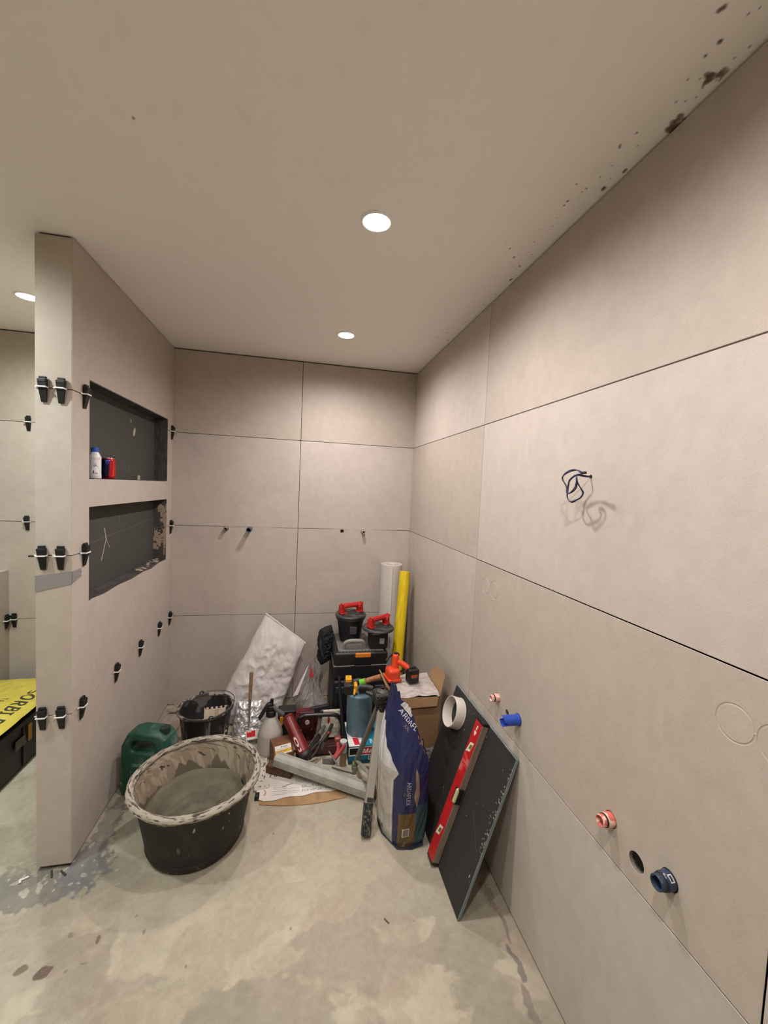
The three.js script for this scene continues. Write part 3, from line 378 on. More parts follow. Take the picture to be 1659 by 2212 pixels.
{
  const t = thing('bucket', 'black round plastic bucket with dirty rim behind the mortar tub', 'bucket', [-1.262, 0, 0.508]);
  const m = MT((() => { const r = rng(8); return canvasTex(512, 256, (g, W, Hh) => { g.fillStyle = '#141213'; g.fillRect(0, 0, W, Hh); for (let i = 0; i < 220; i++) { g.fillStyle = `rgba(${140 + r() * 60},${132 + r() * 55},${120 + r() * 50},${0.2 + r() * 0.5})`; g.beginPath(); g.ellipse(r() * W, r() * Hh, 1 + r() * 4, 2 + r() * r() * 26, (r() - 0.5) * 0.4, 0, 7); g.fill(); } for (let i = 0; i < 14; i++) { g.fillStyle = 'rgba(120,114,110,0.35)'; g.fillRect(r() * W, r() * 80, 6 + r() * 16, 60 + r() * 120); } }); })(), 0.55);
  part(t, 'body', lathe([[0, 0], [0.103, 0], [0.108, 0.006], [0.134, 0.235], [0.138, 0.238], [0.139, 0.25]], 64), m);
  part(t, 'rim', lathe([[0.139, 0.243], [0.146, 0.244], [0.147, 0.256], [0.142, 0.259], [0.135, 0.257], [0.134, 0.245]], 64), MT(mottle(0x3a3633, 0x9b9184, { sx: 30, sy: 3, thr: 0.55, seed: 44 }), 0.7));
  part(t, 'inner_wall', lathe([[0, 0.012], [0.1, 0.012], [0.133, 0.245]], 64), MT(mottle(0x1b1a1c, 0x5a534c, { sx: 14, sy: 7, thr: 0.6, seed: 45 }), 0.65, { side: THREE.DoubleSide }));
  const hn = []; for (let i = 0; i <= 16; i++) { const a = -1.2 + i / 16 * Math.PI; hn.push(V(Math.cos(a) * 0.149, 0.262 + Math.sin(i / 16 * Math.PI) * 0.012, -Math.sin(a) * 0.149)); }
  part(t, 'wire_handle', capTube(hn, 0.0022, { seg: 60, rad: 8 }), M(0x6b6762, 0.4, { metalness: 0.7 }));
  for (const a of [-1.2, 1.94]) { const g = rot(new THREE.TorusGeometry(0.010, 0.003, 8, 16), 0, a + Math.PI / 2); mv(g, Math.cos(a) * 0.147, 0.26, -Math.sin(a) * 0.147); part(t, 'handle_ear', g, mBlackR); }
  // notched trowel standing in the bucket
  const s = thing('notched_trowel', 'beige plastered notched trowel standing inside the black bucket', 'trowel', [-1.205, 0.16, 0.55], 0.12);
  const sh = [[-0.06, -0.09], [0.052, -0.09]]; for (let i = 0; i < 6; i++) { const y = -0.06 + i * 0.0235; sh.push([0.052, y], [0.062, y], [0.062, y + 0.011], [0.052, y + 0.011]); } sh.push([0.052, 0.09], [0.062, 0.098]); for (let i = 0; i < 5; i++) { const x = 0.044 - i * 0.0235; sh.push([x, 0.098], [x, 0.088], [x - 0.011, 0.088], [x - 0.011, 0.098]); } sh.push([-0.06, 0.098]);
  const g = mv(extr(poly(sh), 0.004, 0.0006), 0, 0, -0.002); g.rotateX(-0.55); part(s, 'toothed_blade', g, MT(mottle(0xb3a48c, 0x998b76, { seed: 47, sx: 5, sy: 5 }), 0.8));
  part(s, 'spine', rot(rb(0.016, 0.15, 0.007, 0.003, 0.006, 0.01, 0.004), -0.55), MT(mottle(0xa4977f, 0x8c8272, { seed: 48 }), 0.7));
}
{ // green canister with handle
  const t = thing('jerry_can', 'dusty green plastic canister with big loop handle between tub and partition', 'canister', [-1.455, 0, 0.80], -0.25);
  const mg = MT(mottle(0x1b4a39, 0x66766a, { n: 256, sx: 6, sy: 7, thr: 0.56, soft: 0.12, seed: 52 }), 0.5);
  const sh = [[-0.115, 0.02], [-0.1, 0], [0.1, 0], [0.115, 0.02], [0.115, 0.24], [0.10, 0.285], [0.07, 0.312], [-0.045, 0.315], [-0.085, 0.30], [-0.115, 0.24]];
  const hole = rrect(0.115, 0.05, 0.02).map(p => [p[0] - 0.008, p[1] + 0.245 + p[0] * 0.04]);
  part(t, 'body', mv(extr(poly(sh, [hole]), 0.10, 0.014, 10, 4), 0, 0, -0.05), mg);
  for (const z of [0.0405, -0.0405]) part(t, 'moulded_panel', mv(rb(0.14, 0.14, 0.022, 0.010, 0.01, 0.1, z), 0, 0, 0), mg);
  part(t, 'cap', mv(new THREE.CylinderGeometry(0.022, 0.023, 0.022, 24), 0.075, 0.315, -0.01), M(0x20312b, 0.5));
}
{ // tile offcuts along the partition
  const m = MT(mottle(0x9b9183, 0x8d8374, { seed: 55, sx: 9, sy: 9 }), 0.7);
  solo('tile_offcut', rb(0.13, 0.012, 0.56, 0.002), m, 'long grey tile offcut on the floor along the partition', 'tile', [-1.528, 0.006, 0.34]);
  const a = solo('tile_offcut', rb(0.11, 0.012, 0.085, 0.002), m, 'short grey tile piece in the corner behind the bucket', 'tile', [-1.50, 0.024, 0.09]); a.rotation.y = -0.1;
  solo('tile_offcut', rb(0.17, 0.15, 0.010, 0.002), MT(mottle(0x8a8074, 0x6f665c, { seed: 57, sx: 7, sy: 7, thr: 0.6 }), 0.75), 'grey tile offcut propped between canister and bucket', 'tile', [-1.40, 0.073, 0.66]).rotation.set(-0.2, 0.1, 0);
}

// ------------------------------------------------------------------ sacks and bags along the back wall
const bil = (TL, TR, BL, BR) => (a, b) => { const u = (a + 1) / 2, v = (b + 1) / 2; return [(BL[0] * (1 - u) + BR[0] * u) * (1 - v) + (TL[0] * (1 - u) + TR[0] * u) * v, (BL[1] * (1 - u) + BR[1] * u) * (1 - v) + (TL[1] * (1 - u) + TR[1] * u) * v]; };
function leanSack(quad, t, lean, opt) { const q = bil(...quad), gs = pillow(1, 1.6, t, { ...opt, outline: q }); for (const g of gs) { const p = g.attributes.position; for (let i = 0; i < p.count; i++) p.setZ(i, p.getZ(i) * (opt.flat ? opt.flat(p.getY(i)) : 1) + lean(p.getX(i), p.getY(i))); g.computeVertexNormals(); } return merge(gs); }
{
  const t = thing('woven_sack', 'big crumpled white woven sack leaning on the back wall', 'sack');
  const weave = (() => { const r = rng(62); return dataTex(256, 256, (u, v) => { const k = ((Math.floor(u * 128) + Math.floor(v * 128)) % 2) * 7 + (r() - 0.5) * 8 + (fbm(u * 5, v * 5, 4, 63) - 0.5) * 26; return [192 + k, 185 + k, 180 + k]; }); })();
  part(t, 'body', leanSack([[-0.985, 0.63], [-0.722, 0.448], [-1.30, 0.012], [-0.885, 0.012]], 0.085, (x, y) => 0.062 + (0.63 - y) * 0.36, { nu: 90, nv: 130, wr: 0.021, sc: 2.5, seed: 64, flat: y => 0.45 + 0.55 * clamp((0.62 - y) / 0.25) }), MT(weave, 0.5, { side: THREE.DoubleSide }));
  const hem = []; for (let i = 0; i <= 10; i++) hem.push(V(-0.985 + 0.263 * i / 10, 0.628 - 0.182 * i / 10 + (rand() - 0.5) * 0.006, 0.063 + 0.066 * i / 10));
  part(t, 'folded_hem', capTube(hem, 0.006, { seg: 60, rad: 8 }), M(0xcfc9c2, 0.55));
}
{
  const t = thing('foil_bag', 'shiny silver foil bag with red label in front of the white sack', 'bag');
  part(t, 'body', leanSack([[-1.12, 0.205], [-0.975, 0.20], [-1.135, 0.004], [-0.955, 0.004]], 0.045, (x, y) => 0.385 + (0.2 - y) * 0.42, { nu: 50, nv: 70, wr: 0.014, sc: 4, seed: 66 }), MT(mottle(0xd2d2d0, 0xb9b8b5, { seed: 67, sx: 6, sy: 6 }), 0.28, { metalness: 0.35, side: THREE.DoubleSide }));
  const lb = canvasTex(256, 128, (g) => { g.fillStyle = '#e9e6df'; g.fillRect(0, 0, 256, 128); g.fillStyle = '#c81e26'; g.fillRect(8, 12, 130, 82); g.fillStyle = '#f0e6e2'; g.fillRect(20, 18, 60, 10); g.fillStyle = '#5a5550'; for (let i = 0; i < 6; i++) g.fillRect(152, 20 + i * 16, 60 + (i % 3) * 14, 4); });
  const d = part(t, 'printed_label', decal(0.095, 0.05), MT(lb, 0.5, { side: THREE.DoubleSide }), 'white label with a red block'); d.position.set(-1.0, 0.055, 0.483); d.rotation.set(-0.42, 0, 0.1);
}
{ // stirring stick
  const t = thing('stirring_stick', 'thin wooden handled stick standing in front of the white sack', 'stick');
  part(t, 'wooden_grip', rod(V(-1.0335, 0.255, 0.462), V(-1.03, 0.41, 0.452), 0.0095, 0.0105, 16), MT(mottle(0x96785c, 0x7d624a, { sx: 3, sy: 14, seed: 68 }), 0.6));
  part(t, 'steel_blade', rod(V(-1.034, 0.098, 0.47), V(-1.0335, 0.255, 0.462), 0.003, 0.0085, 16), M(0x9a9692, 0.35, { metalness: 0.6 }));
}
{ // clear plastic bag
  const t = thing('plastic_bag', 'crumpled clear plastic bag with red print beside the black cases', 'bag', [-0.70, 0, 0.285]);
  const mc = P(0xd9d2d0, 0.22, { transmission: 0.72, thickness: 0, ior: 1.4, side: THREE.DoubleSide });
  const g = grid(110, 60, (u, v) => { const a = u * 6.2832; const fold = 1 - Math.abs(2 * fbm(Math.cos(a) * 3 + 7, Math.sin(a) * 3 + v * 1.4, 3, 71) - 1); const prof = Math.pow(1 - v, 0.62) * (0.72 + 0.5 * fold) * (1 + 0.25 * Math.sin(v * 9 + a)); const n = (fbm(Math.cos(a) * 8 + 9, Math.sin(a) * 8 + v * 12, 3, 72) - 0.5) * 0.03; return V((0.108 * prof + n) * Math.cos(a) + 0.035 * v, v * 0.405, (0.085 * prof + n) * -Math.sin(a)); }, true);
  part(t, 'film', g, mc);
  const r1 = part(t, 'red_print', grid(8, 8, (u, v) => V(0.005 + 0.028 * v * (1 - u) + 0.004 * u, 0.395 - 0.085 * v, 0.035 + 0.03 * v)), M(0xa31f25, 0.4, { side: THREE.DoubleSide }));
  part(t, 'folded_seam', grid(4, 12, (u, v) => V(0.0 - 0.062 * v - 0.022 * u * (0.4 + v), 0.38 - 0.16 * v - 0.012 * u, 0.04 + 0.05 * v)), M(0xc9c3c1, 0.35, { side: THREE.DoubleSide }));
  const bp = solo('black_pouch', rb(0.13, 0.12, 0.03, 0.012), M(0x0e0d10, 0.6), 'small black pouch behind the tool carrier', 'pouch', [-0.625, 0.10, 0.418]); bp.rotation.set(-0.3, 0.2, 0.1);
  const rc = solo('red_cloth', pillow(0.1, 0.07, 0.03, { wr: 0.006, sc: 3, seed: 74 })[0], M(0x5c0f12, 0.8, { side: THREE.DoubleSide }), 'dark red rag behind the tool carrier', 'rag', [-0.735, 0.135, 0.455]); rc.rotation.x = -0.6;
}

// ------------------------------------------------------------------ sprayer, box, foam can, tool carrier
{
  const t = thing('pump_sprayer', 'white pump sprayer bottle with black trigger head', 'sprayer', [-0.908, 0, 0.572]);
  const ms = P(0xc9c3b7, 0.5, { transmission: 0.25, thickness: 0, side: THREE.DoubleSide });
  part(t, 'bottle', lathe([[0, 0.001], [0.056, 0.001], [0.065, 0.01], [0.068, 0.03], [0.068, 0.108], [0.065, 0.118], [0.066, 0.122], [0.06, 0.142], [0.046, 0.172], [0.028, 0.205], [0.022, 0.215], [0.022, 0.226]], 56), ms);
  part(t, 'liquid', lathe([[0, 0.004], [0.054, 0.004], [0.064, 0.012], [0.0665, 0.03], [0.0665, 0.095], [0, 0.095]], 48), M(0xb5aea0, 0.4));
  const mk = M(0x16181a, 0.5);
  part(t, 'screw_collar', lathe([[0.022, 0.212], [0.027, 0.212], [0.027, 0.238], [0.02, 0.242], [0, 0.242]], 32), mk);
  part(t, 'pump_head', merge([rb(0.04, 0.03, 0.032, 0.008, 0, 0.254, 0), rb(0.03, 0.02, 0.026, 0.006, -0.008, 0.275, 0), rod(V(0, 0.27, 0), V(0.004, 0.305, 0), 0.012, 0.009, 16)]), mk);
  part(t, 'trigger', beam(V(-0.014, 0.282, 0.006), V(-0.062, 0.205, 0.018), 0.012, 0.026, 0.005), mk);
  part(t, 'nozzle', merge([rod(V(0.01, 0.262, 0.004), V(0.052, 0.232, 0.012), 0.011, 0.011, 18), rod(V(0.052, 0.232, 0.012), V(0.07, 0.22, 0.015), 0.014, 0.010, 18)]), M(0x55565a, 0.4));
}
{
  const t = thing('carton', 'small brown carton with white and yellow label beside the sprayer', 'box', [-0.842, 0.0, 0.678], 0.32);
  const mk = MT(mottle(0x74492c, 0x68402a, { seed: 76, sx: 5, sy: 5 }), 0.7);
  const g = basis(mv(extr(poly([[-0.05, 0], [0.05, 0], [0.05, 0.08], [0.018, 0.12], [-0.05, 0.12]]), 0.105, 0.002), 0, 0, -0.0525), EZ, EY, NX); part(t, 'body', g, mk);
  const lb = canvasTex(256, 128, (c) => { c.fillStyle = '#dcd7cd'; c.fillRect(0, 0, 256, 128); c.fillStyle = '#d6a72e'; c.fillRect(0, 66, 256, 44); c.fillStyle = '#2e2a28'; c.fillRect(96, 18, 20, 14); c.fillRect(124, 22, 70, 8); c.fillStyle = '#8a6a20'; for (let i = 0; i < 3; i++) c.fillRect(20, 74 + i * 11, 190 - i * 20, 4); c.fillStyle = '#8d8880'; for (let i = 0; i < 3; i++) c.fillRect(20, 42 + i * 7, 200, 2); });
  const d = part(t, 'printed_label', decal(0.086, 0.042), MT(lb, 0.35), 'glossy white and yellow label'); d.position.set(0, 0.1005, 0.0348); d.rotation.x = -Math.atan2(0.032, 0.04) - 0.0; 
}
{
  const A = V(-0.812, 0.206, 0.600), B = V(-0.722, 0.082, 0.728);
  const t = thing('foam_can', 'red aerosol can with white lettering lying beside the carton', 'can');
  const tx = canvasTex(512, 512, (c, W, Hh) => { c.fillStyle = '#66201d'; c.fillRect(0, 0, W, Hh); c.fillStyle = '#752522'; c.fillRect(0, 60, W, 120); c.save(); c.translate(256, 256); c.rotate(-Math.PI / 2); for (const oy of [-190, -20, 150]) { c.fillStyle = '#e6dcd4'; c.font = 'bold 58px sans-serif'; c.fillText('OX', 70, oy); c.fillStyle = '#2a1512'; c.font = 'bold 44px sans-serif'; c.fillText('CCD', -90, oy); } c.restore(); });
  const L = A.distanceTo(B); const g = lathe([[0, 0], [0.03, 0], [0.0325, 0.004], [0.0325, L - 0.01], [0.03, L]], 40); part(t, 'body', align(g, A, B), MT(tx, 0.35, { metalness: 0.2 }));
  const d = B.clone().sub(A).normalize(); const g2 = lathe([[0.03, 0], [0.0335, 0.003], [0.0335, 0.02], [0.029, 0.026], [0.018, 0.028], [0.015, 0.04], [0, 0.04]], 32); part(t, 'valve_cap', align(g2, B, B.clone().add(d)), M(0x26272a, 0.5));
  const g3 = lathe([[0.0325, 0], [0.026, -0.012], [0.012, -0.016], [0, -0.016]], 32); part(t, 'domed_base', align(g3, A, B), M(0x6d1d1a, 0.4));
}
{
  const t = thing('tool_carrier', 'dark red metal tool carrier with black tubular loop handle', 'tool box', [-0.632, 0, 0.555]);
  const mr = MT(mottle(0x4f1c1b, 0x3a1716, { seed: 80, sx: 5, sy: 5 }), 0.45), mk = M(0x151314, 0.35);
  part(t, 'tray', merge([rb(0.25, 0.012, 0.19, 0.003, 0, 0.008, 0), rb(0.25, 0.05, 0.006, 0.002, 0, 0.03, 0.092), rb(0.006, 0.075, 0.19, 0.002, -0.123, 0.04, 0), rb(0.006, 0.075, 0.19, 0.002, 0.123, 0.04, 0), rb(0.25, 0.12, 0.006, 0.002, 0, 0.065, -0.092)]), mr);
  const pn = part(t, 'side_panel', rb(0.088, 0.17, 0.03, 0.004, -0.075, 0.1, -0.05), mr); const dt = mv(rot(new THREE.CylinderGeometry(0.013, 0.013, 0.003, 24), Math.PI / 2), -0.072, 0.125, -0.034); part(pn, 'white_dot', dt, M(0xe0d6cc, 0.5));
  for (const [x, y] of [[-0.105, 0.17], [-0.045, 0.17], [-0.045, 0.08], [-0.105, 0.08]]) part(pn, 'rivet', mv(new THREE.SphereGeometry(0.004, 10, 8), x, y, -0.034), M(0x8d8884, 0.3, { metalness: 0.8 }));
  part(t, 'loop_handle', capTube([V(-0.128, 0.02, 0.03), V(-0.128, 0.10, 0.03), V(-0.127, 0.15, 0.03), V(-0.117, 0.19, 0.03), V(-0.09, 0.203, 0.03), V(-0.03, 0.203, 0.03), V(0.06, 0.199, 0.03), V(0.095, 0.19, 0.03), V(0.118, 0.155, 0.03), V(0.127, 0.10, 0.03), V(0.128, 0.02, 0.03)], 0.0115, { seg: 120, rad: 14, tension: 0.3 }), mk);
  const cardTex = canvasTex(256, 256, (c) => { c.fillStyle = '#bdb8a6'; c.fillRect(0, 0, 256, 256); c.fillStyle = '#9a2228'; c.beginPath(); c.moveTo(96, 40); c.quadraticCurveTo(128, 90, 96, 130); c.quadraticCurveTo(64, 90, 96, 40); c.fill(); c.fillStyle = '#2e2c2a'; c.font = 'bold 60px sans-serif'; c.fillText('C', 176, 84); c.strokeStyle = '#6e6a62'; c.lineWidth = 3; for (let i = 0; i < 4; i++) c.strokeRect(150 + (i % 2) * 48, 120 + Math.floor(i / 2) * 50, 40, 40); });
  const cb = solo('tool_package', rb(0.115, 0.15, 0.024, 0.002), MT(cardTex, 0.6), 'pale tool package with red drop print inside the carrier', 'package', [-0.565, 0.10, 0.505]); cb.rotation.x = -0.18;
  const rbk = solo('red_block', rb(0.05, 0.035, 0.04, 0.004), MT(mottle(0x8a4038, 0xa8685c, { seed: 83 }), 0.6), 'faded red block in the right of the tool carrier', 'block', [-0.525, 0.055, 0.60]);
  // hand tools dropped into the carrier
  const steel = M(0x77736e, 0.35, { metalness: 0.75 }), blk = M(0x1c1a1b, 0.5);
  const sp = thing('scraper', 'steel scraper with black grip standing in the tool carrier', 'scraper'); part(sp, 'blade', beam(V(-0.655, 0.03, 0.60), V(-0.632, 0.17, 0.545), 0.022, 0.003, 0.001), steel); part(sp, 'grip', beam(V(-0.632, 0.16, 0.548), V(-0.622, 0.20, 0.535), 0.02, 0.014, 0.005), blk);
  const kn = thing('utility_knife', 'black and silver utility knife leaning across the tool carrier', 'knife'); part(kn, 'handle', beam(V(-0.61, 0.075, 0.64), V(-0.565, 0.155, 0.60), 0.02, 0.012, 0.005), blk); part(kn, 'blade', beam(V(-0.625, 0.045, 0.655), V(-0.608, 0.08, 0.638), 0.014, 0.003, 0.001), steel); part(kn, 'slider', mv(rb(0.012, 0.012, 0.012, 0.003), -0.588, 0.118, 0.628), M(0xb03038, 0.5));
  const wr = thing('putty_knife', 'silver putty knife lying in the tool carrier', 'knife'); part(wr, 'blade', beam(V(-0.69, 0.06, 0.66), V(-0.64, 0.10, 0.605), 0.034, 0.003, 0.001, 0.6), steel); part(wr, 'grip', beam(V(-0.64, 0.10, 0.605), V(-0.605, 0.13, 0.57), 0.02, 0.014, 0.006), M(0x5a5652, 0.5));
  const cl = thing('pliers', 'dark steel pliers lying in front of the tool carrier', 'pliers'); part(cl, 'handle', capTube([V(-0.70, 0.055, 0.70), V(-0.67, 0.075, 0.68), V(-0.632, 0.10, 0.665)], 0.007, { seg: 20 }), blk); part(cl, 'handle', capTube([V(-0.69, 0.045, 0.725), V(-0.66, 0.06, 0.70), V(-0.632, 0.095, 0.67)], 0.007, { seg: 20 }), blk); part(cl, 'jaws', beam(V(-0.635, 0.095, 0.668), V(-0.6, 0.13, 0.645), 0.022, 0.01, 0.004), steel);
  const cs = thing('tool_case', 'dark tool case with yellow latches behind the sprayer', 'case', [-0.822, 0, 0.468]); part(cs, 'body', rb(0.10, 0.17, 0.07, 0.008, 0, 0.086, 0), M(0x211a16, 0.5)); for (const x of [-0.03, 0.03]) part(cs, 'latch', rb(0.018, 0.05, 0.012, 0.003, x, 0.135, 0.036), M(0xd9a021, 0.45), 'yellow latch'); part(cs, 'lid', rb(0.104, 0.02, 0.074, 0.006, 0, 0.18, 0), M(0x171312, 0.5));
}
{ // red and black handled pliers lying on the straightedge
  const t = thing('pliers', 'pliers with red and black grips lying on the grey straightedge', 'pliers');
  const mr = M(0x9c3434, 0.5), mk = M(0x242021, 0.5), st = M(0x6d6964, 0.45, { metalness: 0.5 });
  const c = V(-0.578, 0.094, 0.835);
  for (const [e, dx] of [[V(-0.545, 0.12, 0.735), 0.012], [V(-0.512, 0.118, 0.75), 0.004]]) { part(t, 'grip', capTube([c.clone().lerp(e, 0.18), c.clone().lerp(e, 0.55).add(V(dx, 0.004, 0)), e], 0.0095, { seg: 20, rad: 12 }), mr); }
  part(t, 'grip_inlay', capTube([c.clone().lerp(V(-0.53, 0.122, 0.742), 0.2), V(-0.53, 0.122, 0.745)], 0.0085, { seg: 10, rad: 12 }), mk);
  part(t, 'pivot', mv(new THREE.CylinderGeometry(0.014, 0.014, 0.02, 20), c.x, c.y, c.z), st); part(t, 'jaws', beam(c, V(-0.63, 0.09, 0.815), 0.03, 0.014, 0.005), st);
  const cl = thing('screw_clamp', 'dirty steel screw clamp lying on the straightedge', 'clamp'); part(cl, 'bar', beam(V(-0.585, 0.087, 0.862), V(-0.475, 0.079, 0.915), 0.018, 0.012, 0.003), MT(mottle(0x6f6a62, 0x9a938a, { seed: 85 }), 0.6)); part(cl, 'jaw', beam(V(-0.48, 0.075, 0.915), V(-0.474, 0.105, 0.905), 0.02, 0.02, 0.004), st); part(cl, 'screw', rod(V(-0.56, 0.1, 0.868), V(-0.6, 0.14, 0.82), 0.004), st);
}
{ // long straightedge: rounded hollow profile
  const A = V(-0.865, 0.062, 0.755), B = V(-0.392, 0.012, 0.998), L = A.distanceTo(B), d = B.clone().sub(A).normalize();
  const pr = [[-0.032, 0], [0.032, 0], [0.032, 0.034], [0.024, 0.045], [0.0, 0.05], [-0.024, 0.047], [-0.032, 0.036]], inn = [[-0.028, 0.004], [-0.028, 0.034], [-0.02, 0.042], [0.02, 0.041], [0.028, 0.03], [0.028, 0.004]];
  const side = V(0, 1, 0).clone().cross(d).normalize(), up = d.clone().cross(side).normalize();
  const g = extr(poly(pr, [inn]), L, 0.0008); basis(g, side, up, d); g.translate(A.x, A.y, A.z);
  const t = thing('straightedge', 'long light grey aluminium straightedge lying across the clutter', 'straightedge');
  part(t, 'profile', g, MT((() => { const x = mottle(0xa6a39a, 0x96938b, { n: 512, sx: 5, sy: 5, thr: 0.52, soft: 0.2, seed: 87, grain: 5 }); x.repeat.set(5, 5); return x; })(), 0.6, { metalness: 0.1 }));
  const bl = solo('cardboard_block', rb(0.14, 0.042, 0.05, 0.002), MT(mottle(0x5b3f28, 0x4a3422, { seed: 88 }), 0.8), 'brown cardboard block under the left end of the straightedge', 'block', [-0.842, 0.031, 0.765]); bl.rotation.y = -0.45;
}
{ // flattened tile carton
  const t = thing('flat_carton', 'flattened printed tile carton on the floor in front of the tools', 'cardboard');
  const arc = (z0, k) => { const p = []; for (let i = 0; i <= 24; i++) { const x = -0.93 + i / 24 * 0.41; p.push([x, -(z0 + k * Math.sin((i / 24) * 2.2 + 0.5) + (i / 24) * 0.015)]); } return p; };
  const brown = extr(poly([...arc(0.935, 0.045), [-0.515, -0.93], [-0.56, -0.82], [-0.93, -0.80]]), 0.004, 0.0008); brown.rotateX(-Math.PI / 2); part(t, 'kraft_layer', mv(brown, 0, 0.001, 0), MT((() => { const x = mottle(0xa5845c, 0x967550, { seed: 90, sx: 6, sy: 6, soft: 0.2 }); x.repeat.set(3, 3); return x; })(), 0.8));
  const edge = [[-0.945, -0.925], [-0.91, -0.945]]; for (let i = 0; i <= 14; i++) edge.push([-0.9 + i / 14 * 0.39, -(0.945 + 0.012 * Math.sin(i * 1.3) * 0.4 - i / 14 * 0.03)]);
  const white = extr(poly([...edge, [-0.50, -0.86], [-0.60, -0.80], [-0.93, -0.66], [-0.955, -0.72], [-0.95, -0.86]]), 0.003, 0.0006); white.rotateX(-Math.PI / 2);
  planeUV(white, (x) => (x + 0.96) / 0.47, (x, y, z) => (0.96 - z) / 0.32);
  const tx = canvasTex(1024, 700, (c, W, Hh) => { c.fillStyle = '#c9c2b8'; c.fillRect(0, 0, W, Hh); c.fillStyle = '#d8d2c9'; c.fillRect(0, 480, W, 220);
    c.save(); c.translate(0, -62);
    c.fillStyle = '#e2d6cc'; c.fillRect(20, 545, 130, 140); c.fillStyle = '#b59f90'; c.beginPath(); c.ellipse(105, 612, 22, 46, -0.2, 0, 7); c.fill(); c.fillStyle = '#e2d6cc'; c.beginPath(); c.ellipse(92, 604, 16, 38, -0.2, 0, 7); c.fill();
    c.fillStyle = '#a29a92'; for (let i = 0; i < 5; i++) { c.fillRect(190, 556 + i * 25, 150, i % 2 ? 5 : 9); c.fillRect(352, 560 + i * 23, 120, i % 2 ? 8 : 4); }
    c.fillStyle = '#3f3a38'; c.font = '52px sans-serif'; c.fillText('60', 492, 596); c.font = '26px sans-serif'; c.fillText('cm', 556, 596); c.font = '52px sans-serif'; c.fillText('X120', 600, 590); c.font = '40px sans-serif'; c.fillText('23.6"x47.24"', 492, 650); c.font = '22px sans-serif'; c.fillText('NOMINAL', 740, 640);
    c.restore();
    c.fillStyle = '#8d867e'; for (let i = 0; i < 26; i++) c.fillRect(430 + i * 7, 390 + (i % 3) * 4, 3, 60); c.fillStyle = '#2d2a29'; c.font = 'bold 60px sans-serif'; c.fillText('F i\u0142', 140, 330); c.strokeStyle = '#1f1d1d'; c.lineWidth = 7; c.beginPath(); c.moveTo(290, 490); c.lineTo(350, 470); c.lineTo(390, 455); c.stroke(); });
  part(t, 'printed_layer', mv(white, 0, 0.006, 0), MT(tx, 0.75));
  part(t, 'black_corner', rb(0.02, 0.02, 0.03, 0.002, -0.942, 0.012, 0.915), M(0x181616, 0.6));
  const s = thing('white_strip', 'mortar spattered white strip lying between tub and carton', 'strip', [-0.945, 0.006, 0.705], 0.12); part(s, 'strip', rb(0.075, 0.01, 0.33, 0.003), MT(mottle(0xc4bcae, 0x6d655b, { sx: 7, sy: 18, thr: 0.66, soft: 0.04, seed: 93 }), 0.7));
}

// ------------------------------------------------------------------ power tool box, blue roll, drill, tripod
{
  const t = thing('tool_carton', 'teal and red power tool carton under the blue roll', 'box', [-0.378, 0, 0.622]);
  const side = canvasTex(512, 256, (c, W, Hh) => { c.fillStyle = '#16697f'; c.fillRect(0, 0, W, Hh); c.fillStyle = '#e4dfd8'; c.fillRect(0, 10, W, 128); c.fillStyle = '#15110f'; c.fillRect(10, 26, 118, 94); c.fillStyle = '#b01d2a'; c.fillRect(150, 22, 362, 104); c.fillStyle = '#f0e9e4'; c.font = 'italic bold 92px sans-serif'; c.fillText('Makita', 172, 106); c.fillStyle = '#123e4c'; c.fillRect(0, 206, W, 50); c.fillStyle = '#b9c6cc'; c.fillRect(260, 150, 130, 62); c.fillStyle = '#2a343a'; c.fillRect(272, 162, 12, 38); c.fillRect(362, 162, 12, 38); c.fillRect(292, 168, 62, 26); });
  const top = canvasTex(512, 512, (c, W, Hh) => { c.fillStyle = '#1f7f9c'; c.fillRect(0, 0, W, Hh); c.fillStyle = '#e4dfd8'; c.fillRect(0, 330, 190, 182); c.fillRect(0, 0, 60, 512); c.fillStyle = '#c01f30'; c.beginPath(); c.moveTo(62, 340); c.lineTo(140, 360); c.lineTo(150, 490); c.lineTo(80, 490); c.fill(); c.fillStyle = '#9fd4e2'; c.font = 'bold 120px sans-serif'; c.fillText('M1', 280, 480); });
  const mt = MT(top, 0.45), ms = MT(side, 0.45); const b = new THREE.BoxGeometry(0.215, 0.1, 0.236); b.translate(0, 0.0505, 0);
  part(t, 'body', rb(0.214, 0.099, 0.235, 0.002, 0, 0.0505, 0), M(0x1d5b70, 0.5));
  const f = part(t, 'printed_front', decal(0.212, 0.097), ms, 'teal front with red and white print'); f.position.set(0, 0.0505, 0.1182);
  const u = part(t, 'printed_lid', decal(0.212, 0.233), mt, 'teal lid with white and red print'); u.rotation.x = -Math.PI / 2; u.position.set(0, 0.1006, 0);
}
{
  const t = thing('plastic_roll', 'thick blue-grey plastic roll standing on the power tool carton', 'roll', [-0.414, 0.102, 0.600]);
  const m = MT(mottle(0x5c7480, 0x506873, { sx: 3, sy: 3, soft: 0.2, seed: 95, grain: 4 }), 0.4);
  part(t, 'roll', lathe([[0, 0], [0.066, 0], [0.069, 0.003], [0.073, 0.12], [0.0745, 0.222], [0.071, 0.231], [0.06, 0.235], [0.03, 0.233], [0, 0.232]], 56), m);
  part(t, 'outer_edge', beam(V(0.05, 0.002, 0.0505), V(0.053, 0.228, 0.0535), 0.004, 0.003, 0.001), m);
}
